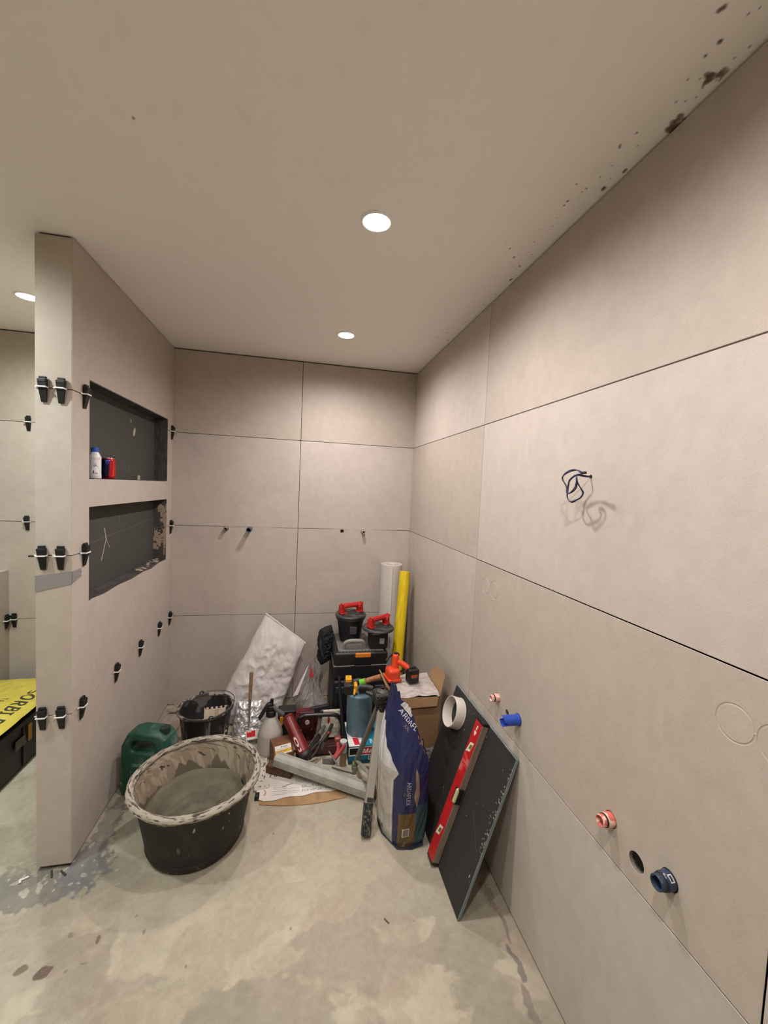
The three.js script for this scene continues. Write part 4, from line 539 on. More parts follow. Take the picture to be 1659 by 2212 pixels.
{
  const y = 0.337, t = thing('cordless_drill', 'yellow and black cordless drill lying on the blue roll', 'power tool', [-0.43, y, 0.60], -0.1);
  const my = M(0xd89a1a, 0.45), mk = M(0x171617, 0.5), mg = M(0x3f3d3c, 0.5);
  part(t, 'battery', rb(0.055, 0.055, 0.085, 0.006, -0.05, 0.028, 0.0), mk);
  part(t, 'battery_cap', rb(0.036, 0.022, 0.05, 0.005, -0.052, 0.066, -0.012), my, 'yellow battery top');
  const lb = part(t, 'battery_print', decal(0.026, 0.026), MT(canvasTex(64, 64, c => { c.fillStyle = '#dca52a'; c.fillRect(0, 0, 64, 64); c.fillStyle = '#171513'; c.font = 'bold 34px sans-serif'; c.fillText('5X', 8, 44); }), 0.5)); lb.rotation.x = -Math.PI / 2; lb.position.set(-0.052, 0.0775, -0.012);
  for (let i = 0; i < 5; i++) part(t, 'cooling_rib', rb(0.004, 0.004, 0.07, 0.0015, -0.074 + i * 0.007, 0.056, 0.03), mg);
  part(t, 'yellow_housing', merge([rb(0.022, 0.05, 0.05, 0.008, -0.012, 0.034, 0.025), rod(V(-0.012, 0.062, 0.02), V(-0.02, 0.012, 0.062), 0.008, 0.006, 14)]), my);
  part(t, 'grip', capTube([V(-0.02, 0.05, -0.01), V(0.012, 0.055, -0.012), V(0.03, 0.045, 0.0)], 0.017, { seg: 20, rad: 14 }), mk);
  part(t, 'gearbox', rod(V(0.01, 0.03, 0.012), V(0.062, 0.03, 0.022), 0.024, 0.02, 24), mk); part(t, 'chuck', rod(V(0.062, 0.03, 0.022), V(0.088, 0.03, 0.027), 0.017, 0.012, 20), mg);
}
{
  const t = thing('tripod', 'grey laser tripod with black splattered head and folded legs', 'tripod');
  const mk = MT(mottle(0x101010, 0x8f897f, { n: 256, sx: 26, sy: 26, thr: 0.72, soft: 0.03, seed: 97 }), 0.5), mg = M(0x9c968a, 0.45, { metalness: 0.15 }), mg2 = M(0x77736b, 0.45, { metalness: 0.15 });
  const h = V(-0.362, 0.468, 0.955);
  part(t, 'head', merge([rb(0.088, 0.06, 0.085, 0.02, h.x - 0.004, h.y + 0.02, h.z), rod(V(h.x - 0.004, h.y - 0.045, h.z + 0.012), V(h.x, h.y + 0.01, h.z), 0.026, 0.034, 24)]), mk);
  part(t, 'top_plate', mv(lathe([[0, 0.014], [0.012, 0.014], [0.0125, 0.006], [0.026, 0.005], [0.03, 0]], 28), h.x, h.y + 0.046, h.z), M(0x4c4840, 0.5)); part(t, 'center_button', mv(new THREE.CylinderGeometry(0.010, 0.010, 0.01, 20), h.x, h.y + 0.064, h.z), M(0x141313, 0.5));
  part(t, 'crank_arm', rod(V(h.x - 0.03, h.y + 0.02, h.z), V(h.x - 0.075, h.y + 0.03, h.z - 0.03), 0.012, 0.009, 16), mk);
  const leg1 = part(t, 'leg', beam(V(-0.448, 0.11, 1.156), V(-0.366, 0.44, 0.968), 0.036, 0.026, 0.004), mg); part(leg1, 'foot', beam(V(-0.4655, 0.012, 1.212), V(-0.447, 0.115, 1.153), 0.04, 0.03, 0.006), MT(mottle(0x1a1a1b, 0x5a564e, { sx: 8, sy: 12, seed: 98, thr: 0.6 }), 0.6), 'black tapered tripod foot'); part(leg1, 'name_plate', beam(V(-0.4445, 0.1235, 1.1625), V(-0.441, 0.1365, 1.155), 0.026, 0.016, 0.001), M(0x2a2928, 0.5));
  const leg2 = part(t, 'leg', beam(V(-0.452, 0.045, 0.788), V(-0.378, 0.43, 0.94), 0.024, 0.022, 0.006), mg2); part(leg2, 'foot', beam(V(-0.458, 0.003, 0.776), V(-0.453, 0.045, 0.787), 0.03, 0.026, 0.008), M(0x6d8245, 0.6), 'green rubber foot');
  const leg3 = part(t, 'leg', beam(V(-0.335, 0.03, 0.985), V(-0.348, 0.43, 0.955), 0.026, 0.022, 0.005), mg2); part(leg3, 'foot', beam(V(-0.334, 0.0, 0.987), V(-0.335, 0.03, 0.985), 0.028, 0.024, 0.006), mBlackR);
  part(t, 'brace', beam(V(-0.448, 0.062, 0.80), V(-0.425, 0.192, 1.10), 0.02, 0.008, 0.002), mg);
}
{
  const t = thing('paper_roll', 'narrow white and kraft paper roll left of the power tool carton', 'roll', [-0.515, 0, 0.735]);
  part(t, 'kraft_tube', new THREE.CylinderGeometry(0.018, 0.018, 0.075, 24).translate(0, 0.0375, 0), M(0x8c7558, 0.8)); part(t, 'white_wrap', new THREE.CylinderGeometry(0.0195, 0.0195, 0.06, 24).translate(0, 0.105, 0), M(0xb9b9b4, 0.5));
  const rd = thing('black_pole', 'thin black pole leaning left of the blue roll', 'pole'); part(rd, 'shaft', rod(V(-0.5, 0.012, 0.69), V(-0.53, 0.40, 0.53), 0.0085, 0.0085, 16), M(0x121214, 0.4)); part(rd, 'end_cap', rod(V(-0.4995, 0.0, 0.695), V(-0.5, 0.014, 0.689), 0.0105, 0.0105, 16), M(0x232325, 0.5));
}

// ------------------------------------------------------------------ stack of black cases with suction lifters
const mCase = MT(mottle(0x101012, 0x1c1c1f, { sx: 8, sy: 8, seed: 100, soft: 0.15 }), 0.5);
{
  const b = thing('tool_case', 'lowest big black tool case of the stack in the corner', 'case', [-0.388, 0, 0.275]);
  part(b, 'body', rb(0.335, 0.325, 0.34, 0.018, 0, 0.163, 0, 3), mCase); part(b, 'front_panel', rb(0.26, 0.2, 0.012, 0.005, 0, 0.16, 0.172), M(0x101012, 0.5)); part(b, 'latch', rb(0.06, 0.04, 0.014, 0.004, -0.12, 0.27, 0.174), M(0x2c2c2f, 0.5)); part(b, 'latch', rb(0.06, 0.04, 0.014, 0.004, 0.12, 0.27, 0.174), M(0x2c2c2f, 0.5));
  const t = thing('tool_case', 'black tool case with orange latch and grey grip, middle of the stack', 'case', [-0.388, 0.327, 0.275]);
  part(t, 'base', rb(0.325, 0.085, 0.33, 0.014, 0, 0.045, 0, 3), mCase); part(t, 'lid', rb(0.335, 0.082, 0.34, 0.016, 0, 0.13, 0, 3), mCase); part(t, 'seam', rb(0.338, 0.004, 0.343, 0.002, 0, 0.0885, 0), M(0x77746e, 0.5));
  const zig = [[-0.14, 0.16]]; for (let i = 0; i <= 28; i++) zig.push([-0.14 + i * 0.01, i % 2 ? -0.15 : -0.158]); zig.push([0.14, 0.16]);
  const zg = extr(poly(zig), 0.008, 0.001); zg.rotateX(-Math.PI / 2); part(t, 'lid_tray', mv(zg, 0, 0.1695, 0), M(0x6b6862, 0.55), 'grey toothed lid tray');
  part(t, 'latch', rb(0.095, 0.026, 0.014, 0.004, 0.01, 0.155, 0.172), M(0xd07a22, 0.5), 'orange latch'); part(t, 'latch_recess', rb(0.11, 0.06, 0.008, 0.004, 0.01, 0.12, 0.169), M(0x0d0d0f, 0.5));
  part(t, 'carry_grip', capTube([V(-0.105, 0.18, 0.11), V(-0.096, 0.215, 0.12), V(-0.065, 0.228, 0.125), V(0.0, 0.226, 0.125), V(0.018, 0.21, 0.12), V(0.025, 0.18, 0.11)], 0.012, { seg: 60, rad: 12, tension: 0.4 }), M(0x85827d, 0.5), 'grey carry grip');
  const bin = thing('tool_bin', 'black tapered bin carrying the left suction lifter', 'bin', [-0.437, 0.506, 0.235]);
  const bp = new THREE.CylinderGeometry(0.09, 0.066, 0.155, 40); bp.translate(0, 0.0775, 0); part(bin, 'body', bp, mCase); part(bin, 'collar', lathe([[0.088, 0.14], [0.096, 0.143], [0.096, 0.155], [0.088, 0.158]], 40), M(0x232326, 0.45)); part(bin, 'front_window', rb(0.045, 0.05, 0.006, 0.003, 0.01, 0.085, 0.084), M(0x46464a, 0.3));
  const ch = thing('battery_charger', 'black charger box carrying the right suction lifter', 'charger', [-0.274, 0.506, 0.36], -0.05);
  part(ch, 'body', rb(0.115, 0.105, 0.12, 0.012, 0, 0.053, 0, 3), mCase); part(ch, 'display', rb(0.03, 0.036, 0.004, 0.002, 0.018, 0.05, 0.061), M(0x8d8b88, 0.3)); part(ch, 'silver_plate', rb(0.05, 0.008, 0.006, 0.002, -0.02, 0.095, 0.061), M(0xb9b6b2, 0.35, { metalness: 0.5 }));
  const sb = thing('shoulder_bag', 'black fabric bag hanging behind the left of the case stack', 'bag', [-0.592, 0.327, 0.20]); for (const g of [merge(pillow(0.12, 0.24, 0.07, { wr: 0.016, seed: 103 }))]) part(sb, 'body', rot(mv(g, 0, 0.13, 0), 0, 0.9), M(0x17181a, 0.8, { side: THREE.DoubleSide })); part(sb, 'strap', capTube([V(-0.03, 0.23, 0.02), V(-0.035, 0.15, 0.06), V(-0.02, 0.08, 0.07)], 0.008, { seg: 30 }), M(0x242527, 0.8));
}
function suction(label, pos, turn) {
  const t = thing('suction_lifter', label, 'suction cup', pos, turn, 'red suction lifters');
  const mk = MT(mottle(0x242424, 0x4c4a47, { sx: 9, sy: 9, seed: 105, soft: 0.2 }), 0.55), mr = MT(mottle(0xb3201f, 0xc45a50, { sx: 8, sy: 8, thr: 0.7, soft: 0.1, seed: 106 }), 0.42);
  part(t, 'rubber_cup', lathe([[0, 0.004], [0.09, 0], [0.1, 0.0], [0.102, 0.006], [0.098, 0.014], [0.088, 0.018], [0.06, 0.019], [0.058, 0.024], [0, 0.025]], 56), mk);
  for (const s of [-1, 1]) { part(t, 'handle_post', merge([beam(V(s * 0.068, 0.018, 0), V(s * 0.062, 0.076, 0), 0.036, 0.042, 0.008), rb(0.045, 0.008, 0.05, 0.003, s * 0.06, 0.024, 0)]), mr); part(t, 'locking_lever', beam(V(s * 0.05, 0.05, 0.012), V(s * 0.074, 0.088, 0.012), 0.014, 0.03, 0.004), mr); }
  part(t, 'grip', rod(V(-0.066, 0.068, 0), V(0.066, 0.068, 0), 0.0165, 0.0165, 20), mr);
}
suction('red handled suction lifter on the left, on the tapered black bin', [-0.437, 0.664, 0.235], 0.35);
suction('red handled suction lifter on the right, beside the yellow roll', [-0.274, 0.614, 0.36], 0.55);

// ------------------------------------------------------------------ rolls in the corner
{
  const t = thing('white_roll', 'tall white foil roll standing in the corner', 'roll', [-0.140, 0, 0.083]);
  part(t, 'roll', lathe([[0, 0], [0.074, 0], [0.0765, 0.003], [0.0765, 0.977], [0.074, 0.98], [0.025, 0.979], [0.025, 0.94], [0, 0.94]], 56), MT(mottle(0xc9c2bb, 0xbdb5ac, { sx: 3, sy: 8, soft: 0.2, seed: 108, grain: 4 }), 0.5)); part(t, 'loose_edge', grid(1, 20, (u, v) => { const a = -1.45 + 0.22 * u; return V(Math.sin(a + 1.45 - 0.35) * (0.0775 + 0.004 * u), 0.004 + v * 0.972, Math.cos(a + 1.45 - 0.35) * (0.0775 + 0.004 * u)); }), M(0xcfc9c2, 0.5, { side: THREE.DoubleSide }));
  const y = thing('yellow_roll', 'tall bright yellow plastic roll leaning in the corner', 'roll'); const A = V(-0.165, 0.002, 0.395), B = V(-0.073, 0.952, 0.205), L = A.distanceTo(B);
  part(y, 'roll', align(lathe([[0.012, 0.0], [0.036, 0], [0.0375, 0.003], [0.0365, L * 0.5], [0.0355, L - 0.003], [0.034, L], [0.012, L], [0.012, L - 0.05], [0, L - 0.05]], 40), A, B), MT(mottle(0xe0c41a, 0xcdb010, { sx: 14, sy: 40, soft: 0.2, seed: 109 }), 0.38));
  const bs = new THREE.TorusGeometry(0.0365, 0.006, 10, 32); bs.rotateX(Math.PI / 2); part(y, 'strap', align(mv(bs, 0, 0.33, 0), A, B), M(0x1a1a1a, 0.5), 'black strap');
}

// ------------------------------------------------------------------ adhesive bag, open carton, orange tool
{
  const t = thing('adhesive_bag', 'torn open blue, white and gold tile adhesive bag with barcode', 'bag');
  const tx = canvasTex(1024, 1024, (c, W, Hh) => {      // u: round the bag from its far left edge, v: up, 0.77 m by 0.68 m
    const X = m => m / 0.773 * W, Y = m => Hh - m / 0.68 * Hh, r = rng(120);
    c.fillStyle = '#20244f'; c.fillRect(0, 0, W, Hh);
    c.fillStyle = '#b3ada4'; c.beginPath(); c.moveTo(0, Y(0)); c.lineTo(X(0.258), Y(0)); c.lineTo(X(0.256), Y(0.29)); c.lineTo(X(0.275), Y(0.33)); c.lineTo(X(0.21), Y(0.40)); c.lineTo(X(0.15), Y(0.46)); c.lineTo(0, Y(0.47)); c.fill();
    c.fillStyle = '#c6c4c2'; c.beginPath(); c.moveTo(X(0.06), Y(0.30)); c.lineTo(X(0.27), Y(0.33)); c.lineTo(X(0.21), Y(0.40)); c.lineTo(X(0.15), Y(0.46)); c.lineTo(X(0.05), Y(0.46)); c.fill();
    c.fillStyle = '#a49c90'; for (let i = 0; i < 22; i++) c.fillRect(X(0.05), Y(0.27 - i * 0.0105), X(0.10 + r() * 0.08), 3); c.fillStyle = '#6c6a72'; c.fillRect(X(0.16), Y(0.06), X(0.06), 36);
    c.strokeStyle = '#d6d2cc'; c.lineWidth = 3; c.beginPath(); c.moveTo(X(0.252), Y(0)); c.lineTo(X(0.25), Y(0.29)); c.stroke();
    c.fillStyle = '#5e4c26'; c.fillRect(X(0.284), Y(0.165), X(0.094), X(0.4)); c.fillStyle = '#24464c'; c.fillRect(X(0.378), Y(0.20), X(0.09), X(0.4)); c.fillStyle = '#5a5a48'; c.fillRect(X(0.47), Y(0.3), X(0.1), X(0.6));
    c.fillStyle = '#c9c4ba'; c.fillRect(X(0.308), Y(0.102), X(0.034), X(0.042)); c.fillStyle = '#3c3634'; for (let i = 0; i < 14; i++) c.fillRect(X(0.312) + i * 2.6, Y(0.098), 1 + (i * 7 % 3) * 0.6, X(0.034));
    const vt = (s, x, y, px, col) => { c.save(); c.translate(X(x), Y(y)); c.rotate(Math.PI / 2); c.fillStyle = col; c.font = `${px}px sans-serif`; c.fillText(s, 0, 0); c.restore(); };
    vt('ARDAFLEX', 0.322, 0.305, 34, '#cfcbd2'); vt('XXL', 0.308, 0.26, 18, '#8a7c6a'); vt('\u02c4', 0.325, 0.35, 24, '#cfcbd2'); vt('15 kg', 0.318, 0.04, 22, '#c9c0ae');
    c.save(); c.translate(X(0.232), Y(0.552)); c.rotate(0.55); c.fillStyle = '#dcd9d8'; c.font = '44px sans-serif'; c.fillText('ARDAFL', 0, 0); c.fillStyle = '#9a8a78'; c.font = '30px sans-serif'; c.fillText('XXL', 70, 36); c.fillStyle = '#dbd8d6'; c.fillRect(-14, -84, 92, 42); c.fillStyle = '#777'; for (let i = 0; i < 3; i++) for (let k = 0; k < 4; k++) c.fillRect(-8 + k * 21, -78 + i * 12, 15, 4); c.restore();
    c.fillStyle = '#8d7a64'; c.beginPath(); c.moveTo(X(0.362), Y(0.36)); c.lineTo(X(0.383), Y(0.33)); c.lineTo(X(0.392), Y(0.24)); c.lineTo(X(0.38), Y(0.19)); c.lineTo(X(0.358), Y(0.24)); c.lineTo(X(0.368), Y(0.28)); c.fill();
    c.fillStyle = '#1f78b4'; c.fillRect(X(0.372), Y(0.475), X(0.03), X(0.03));
    for (let i = 0; i < 500; i++) { c.fillStyle = r() > 0.5 ? 'rgba(255,255,255,0.05)' : 'rgba(0,0,0,0.06)'; c.fillRect(r() * W, r() * Hh, 3 + r() * 20, 2 + r() * 8); }
  });
  // ring of the bag seen from above: far left, round the white face to the gusset in front, and on
  const base = [[-0.378, 1.04], [-0.398, 1.13], [-0.392, 1.20], [-0.344, 1.286], [-0.285, 1.296], [-0.228, 1.284], [-0.216, 1.22], [-0.214, 1.12], [-0.245, 1.035], [-0.31, 1.02]];
  const top = [0.55, 0.63, 0.635, 0.58, 0.46, 0.37, 0.35, 0.37, 0.42, 0.47];
  const cur = new THREE.CatmullRomCurve3(base.map(p => V(p[0], 0, p[1])), true, 'catmullrom', 0.35), topC = new THREE.CatmullRomCurve3(top.map((h, i) => V(i, h, 0)), true, 'catmullrom', 0.3);
  const wall = (inset, seed) => grid(140, 90, (u, v) => {
    const p = cur.getPoint(u % 1), c = V(-0.307, 0, 1.155), h0 = topC.getPoint(u % 1).y, h = h0 + (fbm(Math.cos(u * 6.2832) * 14 + 40, Math.sin(u * 6.2832) * 14, 3, 122) - 0.5) * 0.05, y = v * h;
    const a = u * 6.2832, n = (1 - Math.abs(2 * fbm(Math.cos(a) * 3.2 + 9, Math.sin(a) * 3.2 + y * 9, 3, 123) - 1) - 0.6) * 0.02 + (fbm(Math.cos(a) * 7 + 3, Math.sin(a) * 7 + y * 22, 3, 124) - 0.5) * 0.012;
    const d = p.clone().sub(c), L = d.length(); let k = 0.90 + 0.10 * sst(0, 0.05, y) + 0.04 * Math.sin(clamp(y / 0.45) * Math.PI) - 0.10 * sst(0.4, 0.62, y);
    k -= inset / L; k += (n * 0.6 * sst(0.0, 0.06, y)) / L; return V(c.x + d.x * k + 0.038 * sst(0.3, 0.62, y), y + 0.001, c.z + d.z * k - 0.03 * sst(0.3, 0.62, y));
  }, true);
  const g = wall(0, 0); { const uv = g.attributes.uv, p = g.attributes.position; const per = cur.getLength(); for (let i = 0; i < uv.count; i++) uv.setXY(i, (uv.getX(i) * per + 0.052) / 0.773, p.getY(i) / 0.68); }
  part(t, 'printed_paper', g, MT(tx, 0.42, { side: THREE.DoubleSide }));
  part(t, 'kraft_liner', wall(0.0035, 1).scale(1, 0.985, 1), MT(mottle(0xa08a70, 0x8d7860, { seed: 125 }), 0.85, { side: THREE.DoubleSide }), 'brown paper inside the torn bag');
  const bt = new THREE.ShapeGeometry(poly(base.map(p => [p[0], -p[1]]))); bt.rotateX(-Math.PI / 2); part(t, 'base_fold', mv(bt, 0, 0.002, 0), M(0x3b3f52, 0.6, { side: THREE.DoubleSide }));
}
{
  const mk = MT((() => { const x = mottle(0xa17f5a, 0x947350, { n: 256, sx: 4, sy: 4, soft: 0.25, seed: 130, grain: 5 }); return x; })(), 0.8);
  const t = thing('open_carton', 'open brown cardboard box with raised flaps behind the adhesive bag', 'box', [-0.178, 0, 0.862]);
  part(t, 'front_panel', mv(extr(poly([[-0.12, 0], [0.105, 0], [0.105, 0.47], [-0.03, 0.485], [-0.12, 0.48]], [[[-0.1, 0.36], [-0.062, 0.355], [-0.055, 0.39], [-0.07, 0.42], [-0.085, 0.395]]]), 0.005), 0, 0, 0.105), mk);
  part(t, 'side_panel', rb(0.005, 0.48, 0.215, 0.001, -0.1225, 0.24, 0), mk); part(t, 'side_panel', rb(0.005, 0.48, 0.215, 0.001, 0.1075, 0.24, 0), mk); part(t, 'back_panel', rb(0.225, 0.48, 0.005, 0.001, -0.0075, 0.24, -0.107), mk); part(t, 'floor_panel', rb(0.225, 0.005, 0.21, 0.001, -0.0075, 0.003, 0), mk);
  const fl = basis(extr(poly([[-0.09, 0], [0.10, 0], [0.085, 0.09], [0.06, 0.115], [-0.05, 0.10], [-0.085, 0.06]]), 0.004), EZ, EY, NX); const f1 = part(t, 'flap', fl, mk); f1.position.set(0.11, 0.47, 0.01); f1.rotation.z = -0.28;
  const f2 = part(t, 'flap', mv(extr(poly([[-0.115, 0], [0.1, 0], [0.09, 0.045], [-0.10, 0.048]]), 0.004), 0, 0, 0), mk); f2.position.set(0, 0.482, 0.1155); f2.rotation.x = 2.95;
  const f3 = part(t, 'flap', basis(extr(poly([[-0.1, 0], [0.1, 0], [0.09, 0.08], [-0.09, 0.075]]), 0.004), EZ, EY, NX), mk); f3.position.set(-0.121, 0.478, 0); f3.rotation.z = 0.6;
  const f4 = part(t, 'flap', rb(0.21, 0.004, 0.17, 0.001, -0.0075, 0.4815, -0.02), mk);
  const pg = grid(30, 24, (u, v) => V(-0.115 + u * 0.22, 0.004 + 0.02 * fbm(u * 6, v * 5, 3, 131) + (v > 0.85 ? -(v - 0.85) * 0.08 : 0), -0.1 + v * 0.215));
  solo('newspaper', pg, MT(mottle(0xb4aca3, 0xa0988f, { sx: 8, sy: 30, thr: 0.52, soft: 0.12, seed: 132 }), 0.8, { side: THREE.DoubleSide }), 'crumpled newspaper under the orange power tool', 'paper', [-0.178, 0.486, 0.862]);
  const o = thing('orange_power_tool', 'orange cordless sander with black battery on the cardboard box', 'power tool', [-0.236, 0.506, 0.82], 0.15);
  o.scale.setScalar(0.86); const mo = M(0xd8421f, 0.45), mb = M(0x141315, 0.5);
  part(o, 'body', merge([rb(0.075, 0.075, 0.09, 0.02, -0.055, 0.04, 0, 3), rb(0.085, 0.02, 0.10, 0.008, -0.055, 0.013, 0)]), mo);
  part(o, 'grip', merge([rod(V(-0.042, 0.06, 0), V(-0.036, 0.138, -0.01), 0.024, 0.021, 24), mv(new THREE.SphereGeometry(0.021, 20, 12), -0.036, 0.138, -0.01), capTube([V(-0.038, 0.115, -0.005), V(0.0, 0.10, 0.015), V(0.032, 0.078, 0.04)], 0.017, { seg: 24, rad: 16 })]), mo);
  part(o, 'switch_knob', mv(new THREE.CylinderGeometry(0.010, 0.011, 0.008, 20), -0.036, 0.160, -0.01), mb); part(o, 'guard_arc', capTube([V(-0.09, 0.115, -0.02), V(-0.06, 0.135, -0.04), V(-0.015, 0.14, -0.05), V(0.0, 0.13, -0.05)], 0.008, { seg: 24 }), mb);
  const bt = part(o, 'battery', rb(0.068, 0.085, 0.06, 0.010, 0.05, 0.0445, 0.058, 3), mb); const lb = part(bt, 'battery_print', decal(0.042, 0.024), MT(canvasTex(128, 72, c => { c.fillStyle = '#c8501f'; c.fillRect(0, 0, 128, 40); c.fillStyle = '#141315'; c.fillRect(0, 40, 128, 32); c.fillStyle = '#a6a09a'; for (let i = 0; i < 9; i++) c.fillRect(6 + i * 13, 48, 8, 12); c.fillStyle = '#7a2c10'; for (let i = 0; i < 8; i++) c.fillRect(8 + i * 14, 12, 10, 16); }), 0.5)); lb.position.set(0.05, 0.045, 0.0884);
  part(bt, 'release_tab', rb(0.04, 0.012, 0.02, 0.004, 0.05, 0.09, 0.052), M(0x26252a, 0.5));
  const w = thing('wooden_handle', 'wooden tool handle with bright green end lying behind the tripod head', 'handle'); const A = V(-0.412, 0.466, 0.745), B = V(-0.314, 0.514, 0.79); part(w, 'shaft', rod(A, B, 0.0125, 0.0145, 20), MT(mottle(0xa07047, 0x87592f, { sx: 4, sy: 16, seed: 133 }), 0.55)); const d = B.clone().sub(A).normalize(); part(w, 'end_sleeve', rod(A.clone().addScaledVector(d, -0.03), A.clone().addScaledVector(d, 0.002), 0.0155, 0.0155, 20), M(0x6bbf35, 0.45), 'bright green sleeve');
  const gc = solo('grey_cloth', merge(pillow(0.10, 0.24, 0.03, { wr: 0.012, seed: 135 })), M(0x77736f, 0.85, { side: THREE.DoubleSide }), 'crumpled grey plastic between carton and black board', 'cloth', [-0.10, 0.125, 1.012]); gc.rotation.set(0, 0.1, 0);
}

// ------------------------------------------------------------------ black board, spirit level, pipe ring
{
  const d = V(0.188, 0.568, 0).normalize(), n = EZ.clone().cross(d).normalize(), q = new THREE.Matrix4().makeBasis(EZ, d, n);
  const set = (t, z = 0) => { t.quaternion.setFromRotationMatrix(q); t.position.set(-0.2, 0.0045, 1.3175).addScaledVector(n, z); };
  const face = (() => { const r = rng(140); return canvasTex(1024, 1024, (c, W, Hh) => { c.fillStyle = '#272422'; c.fillRect(0, 0, W, Hh); for (let i = 0; i < 5000; i++) { c.fillStyle = r() > 0.5 ? 'rgba(72,68,63,0.25)' : 'rgba(18,17,16,0.25)'; c.fillRect(r() * W, r() * Hh, 1 + r() * 5, 1 + r() * 5); } c.fillStyle = '#191817'; c.save(); c.translate(205, 440); c.rotate(0.25); c.fillRect(0, 0, 110, 60); c.restore(); for (let i = 0; i < 130; i++) { c.fillStyle = `rgba(190,182,160,${0.3 + r() * 0.6})`; const s = 0.7 + r() * r() * 4; c.beginPath(); c.ellipse(r() * W, r() * Hh, s, s * (0.5 + r() * 2.5), r() * 3, 0, 7); c.fill(); } c.fillStyle = 'rgba(176,168,150,0.75)'; for (let i = 0; i < 60; i++) { c.fillRect(W - 4 - r() * r() * 60, 60 + r() * 560, 3 + r() * 16, 2 + r() * 6); } for (let i = 0; i < 34; i++) c.fillRect(530 + r() * 120, 20 + r() * 90, 2 + r() * 8, 2 + r() * 6); c.strokeStyle = 'rgba(150,144,130,0.6)'; c.lineWidth = 2; c.beginPath(); c.moveTo(800, 500); c.lineTo(980, 640); c.stroke(); }); })();
  const b = thing('backer_board', 'dark grey tile backer board leaning on the right wall', 'board'); set(b);
  part(b, 'foam_core', rb(0.554, 0.598, 0.0115, 0.001, 0, 0.299, -0.0058), MT(mottle(0x7f8c90, 0x5f6769, { sx: 20, sy: 20, seed: 141 }), 0.7), 'pale blue-grey foam edge');
  const fc = part(b, 'coated_face', decal(0.551, 0.595), MT(face, 0.7), 'dark cement face with mortar specks'); fc.position.set(0, 0.299, 0.0004);
  const l = thing('spirit_level', 'red and silver spirit level leaning on the black board', 'level'); set(l, 0.001);
  const x0 = 0.0175, w = 0.055, L = 0.6, h = 0.030, mr = MT(mottle(0xb01f22, 0xc7605a, { n: 512, sx: 6, sy: 30, thr: 0.7, soft: 0.06, seed: 143 }), 0.4), mA = MT(mottle(0x8f7f72, 0x7d6e62, { sx: 3, sy: 12, soft: 0.2, seed: 144 }), 0.45, { metalness: 0.15 }), mk = M(0x151414, 0.5);
  part(l, 'profile', rb(w, L - 0.02, h, 0.003, x0 + w / 2, L / 2, h / 2), mA);
  const win = (y, s) => [[0.006, y], [0.034, y + 0.012], [0.044, y + 0.052], [0.018, y + 0.044]].map(p => [p[0] + x0, p[1]]);
  part(l, 'red_face', mv(extr(poly([[x0 + 0.001, 0.012], [x0 + w - 0.001, 0.012], [x0 + w - 0.001, L - 0.012], [x0 + 0.001, L - 0.012]], [win(0.10), win(0.455)]), 0.0016, 0.0003), 0, 0, h - 0.0002), mr, 'red painted face');
  for (const y of [0.10, 0.455]) { const v = part(l, 'plumb_vial', mv(extr(poly(win(y)), 0.001), 0, 0, h + 0.0001), M(0xd9d4c0, 0.35), 'pale window of the vial'); part(v, 'vial_liquid', mv(extr(poly([[0.02, y + 0.018], [0.035, y + 0.022], [0.039, y + 0.042], [0.025, y + 0.036]].map(p => [p[0] + x0, p[1]])), 0.002), 0, 0, h + 0.0004), M(0x6b6a2f, 0.3)); }
  const cv = part(l, 'center_vial_frame', rb(0.028, 0.062, 0.027, 0.003, x0 + w - 0.010, 0.292, h - 0.011), mk); part(cv, 'center_vial', capTube([V(x0 + w - 0.004, 0.270, h + 0.001), V(x0 + w - 0.004, 0.314, h + 0.001)], 0.0085, { seg: 8, rad: 16 }), M(0xb6b183, 0.2), 'yellowish level vial');
  part(l, 'end_cap', rb(w + 0.001, 0.014, h + 0.001, 0.003, x0 + w / 2, 0.008, h / 2), mk); part(l, 'end_cap', rb(w + 0.001, 0.014, h + 0.001, 0.003, x0 + w / 2, L - 0.006, h / 2), mk);
  const em = part(l, 'printed_emblem', decal(0.03, 0.05), MT(canvasTex(96, 160, c => { c.fillStyle = '#b01f22'; c.fillRect(0, 0, 96, 160); c.fillStyle = '#d8c7bd'; c.beginPath(); c.moveTo(48, 150); c.quadraticCurveTo(8, 110, 26, 88); c.quadraticCurveTo(44, 78, 48, 98); c.quadraticCurveTo(54, 78, 72, 88); c.quadraticCurveTo(88, 110, 48, 150); c.fill(); c.beginPath(); c.arc(50, 56, 16, 0, 7); c.fill(); c.beginPath(); c.arc(56, 28, 15, 0, 7); c.fill(); }), 0.5)); em.position.set(x0 + 0.026, 0.553, h + 0.0018);
  const rg = thing('pipe_ring', 'short white plastic pipe ring on the top of the black board', 'pipe'); set(rg, 0.0012); const g = lathe([[0.0625, 0], [0.067, 0], [0.067, 0.046], [0.0655, 0.048], [0.0625, 0.047], [0.0625, 0]], 56); g.rotateX(Math.PI / 2); part(rg, 'ring', mv(g, -0.172, 0.508, 0), M(0xd6cec2, 0.45));
  const bu = new THREE.TorusGeometry(0.066, 0.0022, 8, 56); part(rg, 'burr', mv(bu, -0.172, 0.508, 0.0025), M(0xc9c1b2, 0.8));
}

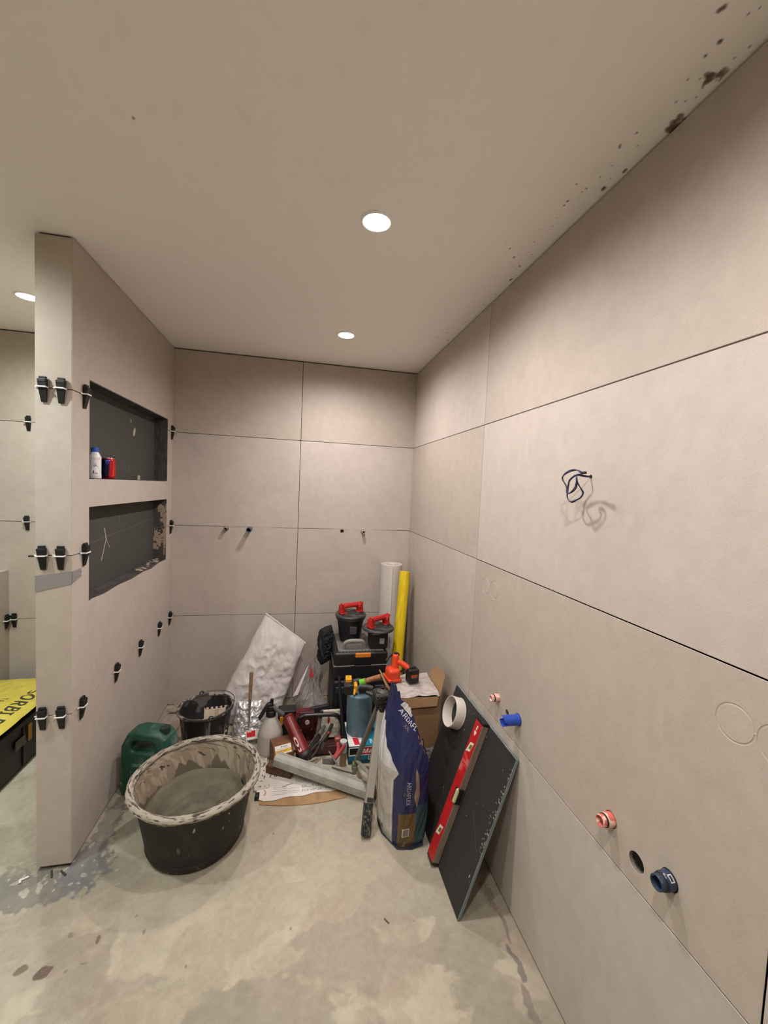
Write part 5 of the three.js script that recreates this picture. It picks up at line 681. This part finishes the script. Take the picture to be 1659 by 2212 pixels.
// ------------------------------------------------------------------ next bay: crate with yellow bag
{
  const t = thing('storage_crate', 'black plastic crate under the yellow bag at the left edge', 'crate', [-2.42, 0, 0.44]);
  const mk = M(0x121213, 0.5);
  const W = 0.6, D = 0.62, hh = 0.245;
  part(t, 'base', rb(W - 0.02, 0.012, D - 0.02, 0.004, 0, 0.006, 0), mk);
  for (const [x, z, w, dd] of [[W / 2 - 0.012, 0, 0.008, D - 0.02], [-W / 2 + 0.012, 0, 0.008, D - 0.02], [0, D / 2 - 0.012, W - 0.02, 0.008], [0, -D / 2 + 0.012, W - 0.02, 0.008]]) part(t, 'wall_panel', rb(w, hh - 0.01, dd, 0.003, x, hh / 2, z), mk);
  part(t, 'rim', merge([rb(0.02, 0.025, D, 0.004, W / 2 - 0.01, hh - 0.012, 0), rb(0.02, 0.025, D, 0.004, -W / 2 + 0.01, hh - 0.012, 0), rb(W, 0.025, 0.02, 0.004, 0, hh - 0.012, D / 2 - 0.01), rb(W, 0.025, 0.02, 0.004, 0, hh - 0.012, -D / 2 + 0.01)]), mk);
  for (const z of [-0.27, -0.09, 0.09, 0.27]) part(t, 'rib', rb(0.012, hh - 0.03, 0.014, 0.003, W / 2 - 0.006, hh / 2, z), mk);
  part(t, 'grey_tag', rb(0.003, 0.05, 0.075, 0.001, W / 2 + 0.0005, 0.15, 0.12), M(0x55544e, 0.6), 'grey tag on the crate side'); part(t, 'yellow_latch', rb(0.006, 0.085, 0.024, 0.002, W / 2 + 0.002, 0.165, 0.05), M(0xb07d1c, 0.5)); part(t, 'grey_bar', rb(0.004, 0.02, 0.12, 0.001, W / 2 + 0.0005, 0.13, -0.1), M(0x47474a, 0.6)); part(t, 'grey_bar', rb(0.004, 0.02, 0.12, 0.001, W / 2 + 0.0005, 0.075, -0.1), M(0x3c3c3f, 0.6));
  const y = thing('yellow_bag', 'yellow printed absorbent bag lying on the black crate', 'bag', [-2.42, 0.247, 0.44]);
  const tx = canvasTex(1024, 1024, (c, Wd, Hh) => { c.fillStyle = '#c9b84a'; c.fillRect(0, 0, Wd, Hh); const r = rng(150); for (let i = 0; i < 600; i++) { c.fillStyle = r() > 0.5 ? 'rgba(226,212,120,0.16)' : 'rgba(150,136,60,0.12)'; c.beginPath(); c.ellipse(r() * Wd, r() * Hh, 6 + r() * 50, 3 + r() * 12, r() * 3, 0, 7); c.fill(); }
    c.save(); c.translate(850, 300); c.rotate(Math.PI / 2); c.fillStyle = '#33301e'; c.font = 'bold 140px sans-serif'; c.fillText('SORBI PRO', 0, 0); c.font = 'bold 64px sans-serif'; c.fillText('T E C', 130, 130); c.restore(); });
  const gs = pillow(0.61, 0.64, 0.05, { nu: 50, nv: 50, wr: 0.01, sc: 4, seed: 151 }); for (const [i, g] of gs.entries()) { g.rotateX(-Math.PI / 2); } part(y, 'film', mv(merge(gs), 0.0, 0.03, 0), MT(tx, 0.45, { side: THREE.DoubleSide }));
}
// scraps on the floor
{
  const mScrap = M(0xd8d2c6, 0.6);
  const s = thing('broken_clip', 'broken white clip piece at the foot of the partition', 'clip', [-1.742, 0, 1.19], 0.5); part(s, 'strap', merge([rb(0.028, 0.004, 0.008, 0.0015, 0, 0.003, 0), rb(0.008, 0.004, 0.018, 0.0015, -0.011, 0.0045, 0.006)]), mScrap);
  for (const [x, z, r, lb] of [[-1.655, 1.185, 0.5, 'small dark shim under the partition end, left one'], [-1.615, 1.188, 0.9, 'small dark shim under the partition end, right one']]) { const o = solo('plastic_shim', rb(0.006, 0.005, 0.035, 0.002), M(0x3a3733, 0.6), lb, 'shim', [x, 0.003, z]); o.rotation.y = r; }
  const tw = solo('splinter', rb(0.004, 0.003, 0.022, 0.001), M(0x4c453d, 0.7), 'small dark splinter on the bare floor in the middle', 'debris', [-0.445, 0.002, 1.552]); tw.rotation.y = 0.6;
}

scene.traverse(o => { if (o.isMesh) { o.castShadow = true; o.receiveShadow = true; } });
renderer.render(scene, camera);
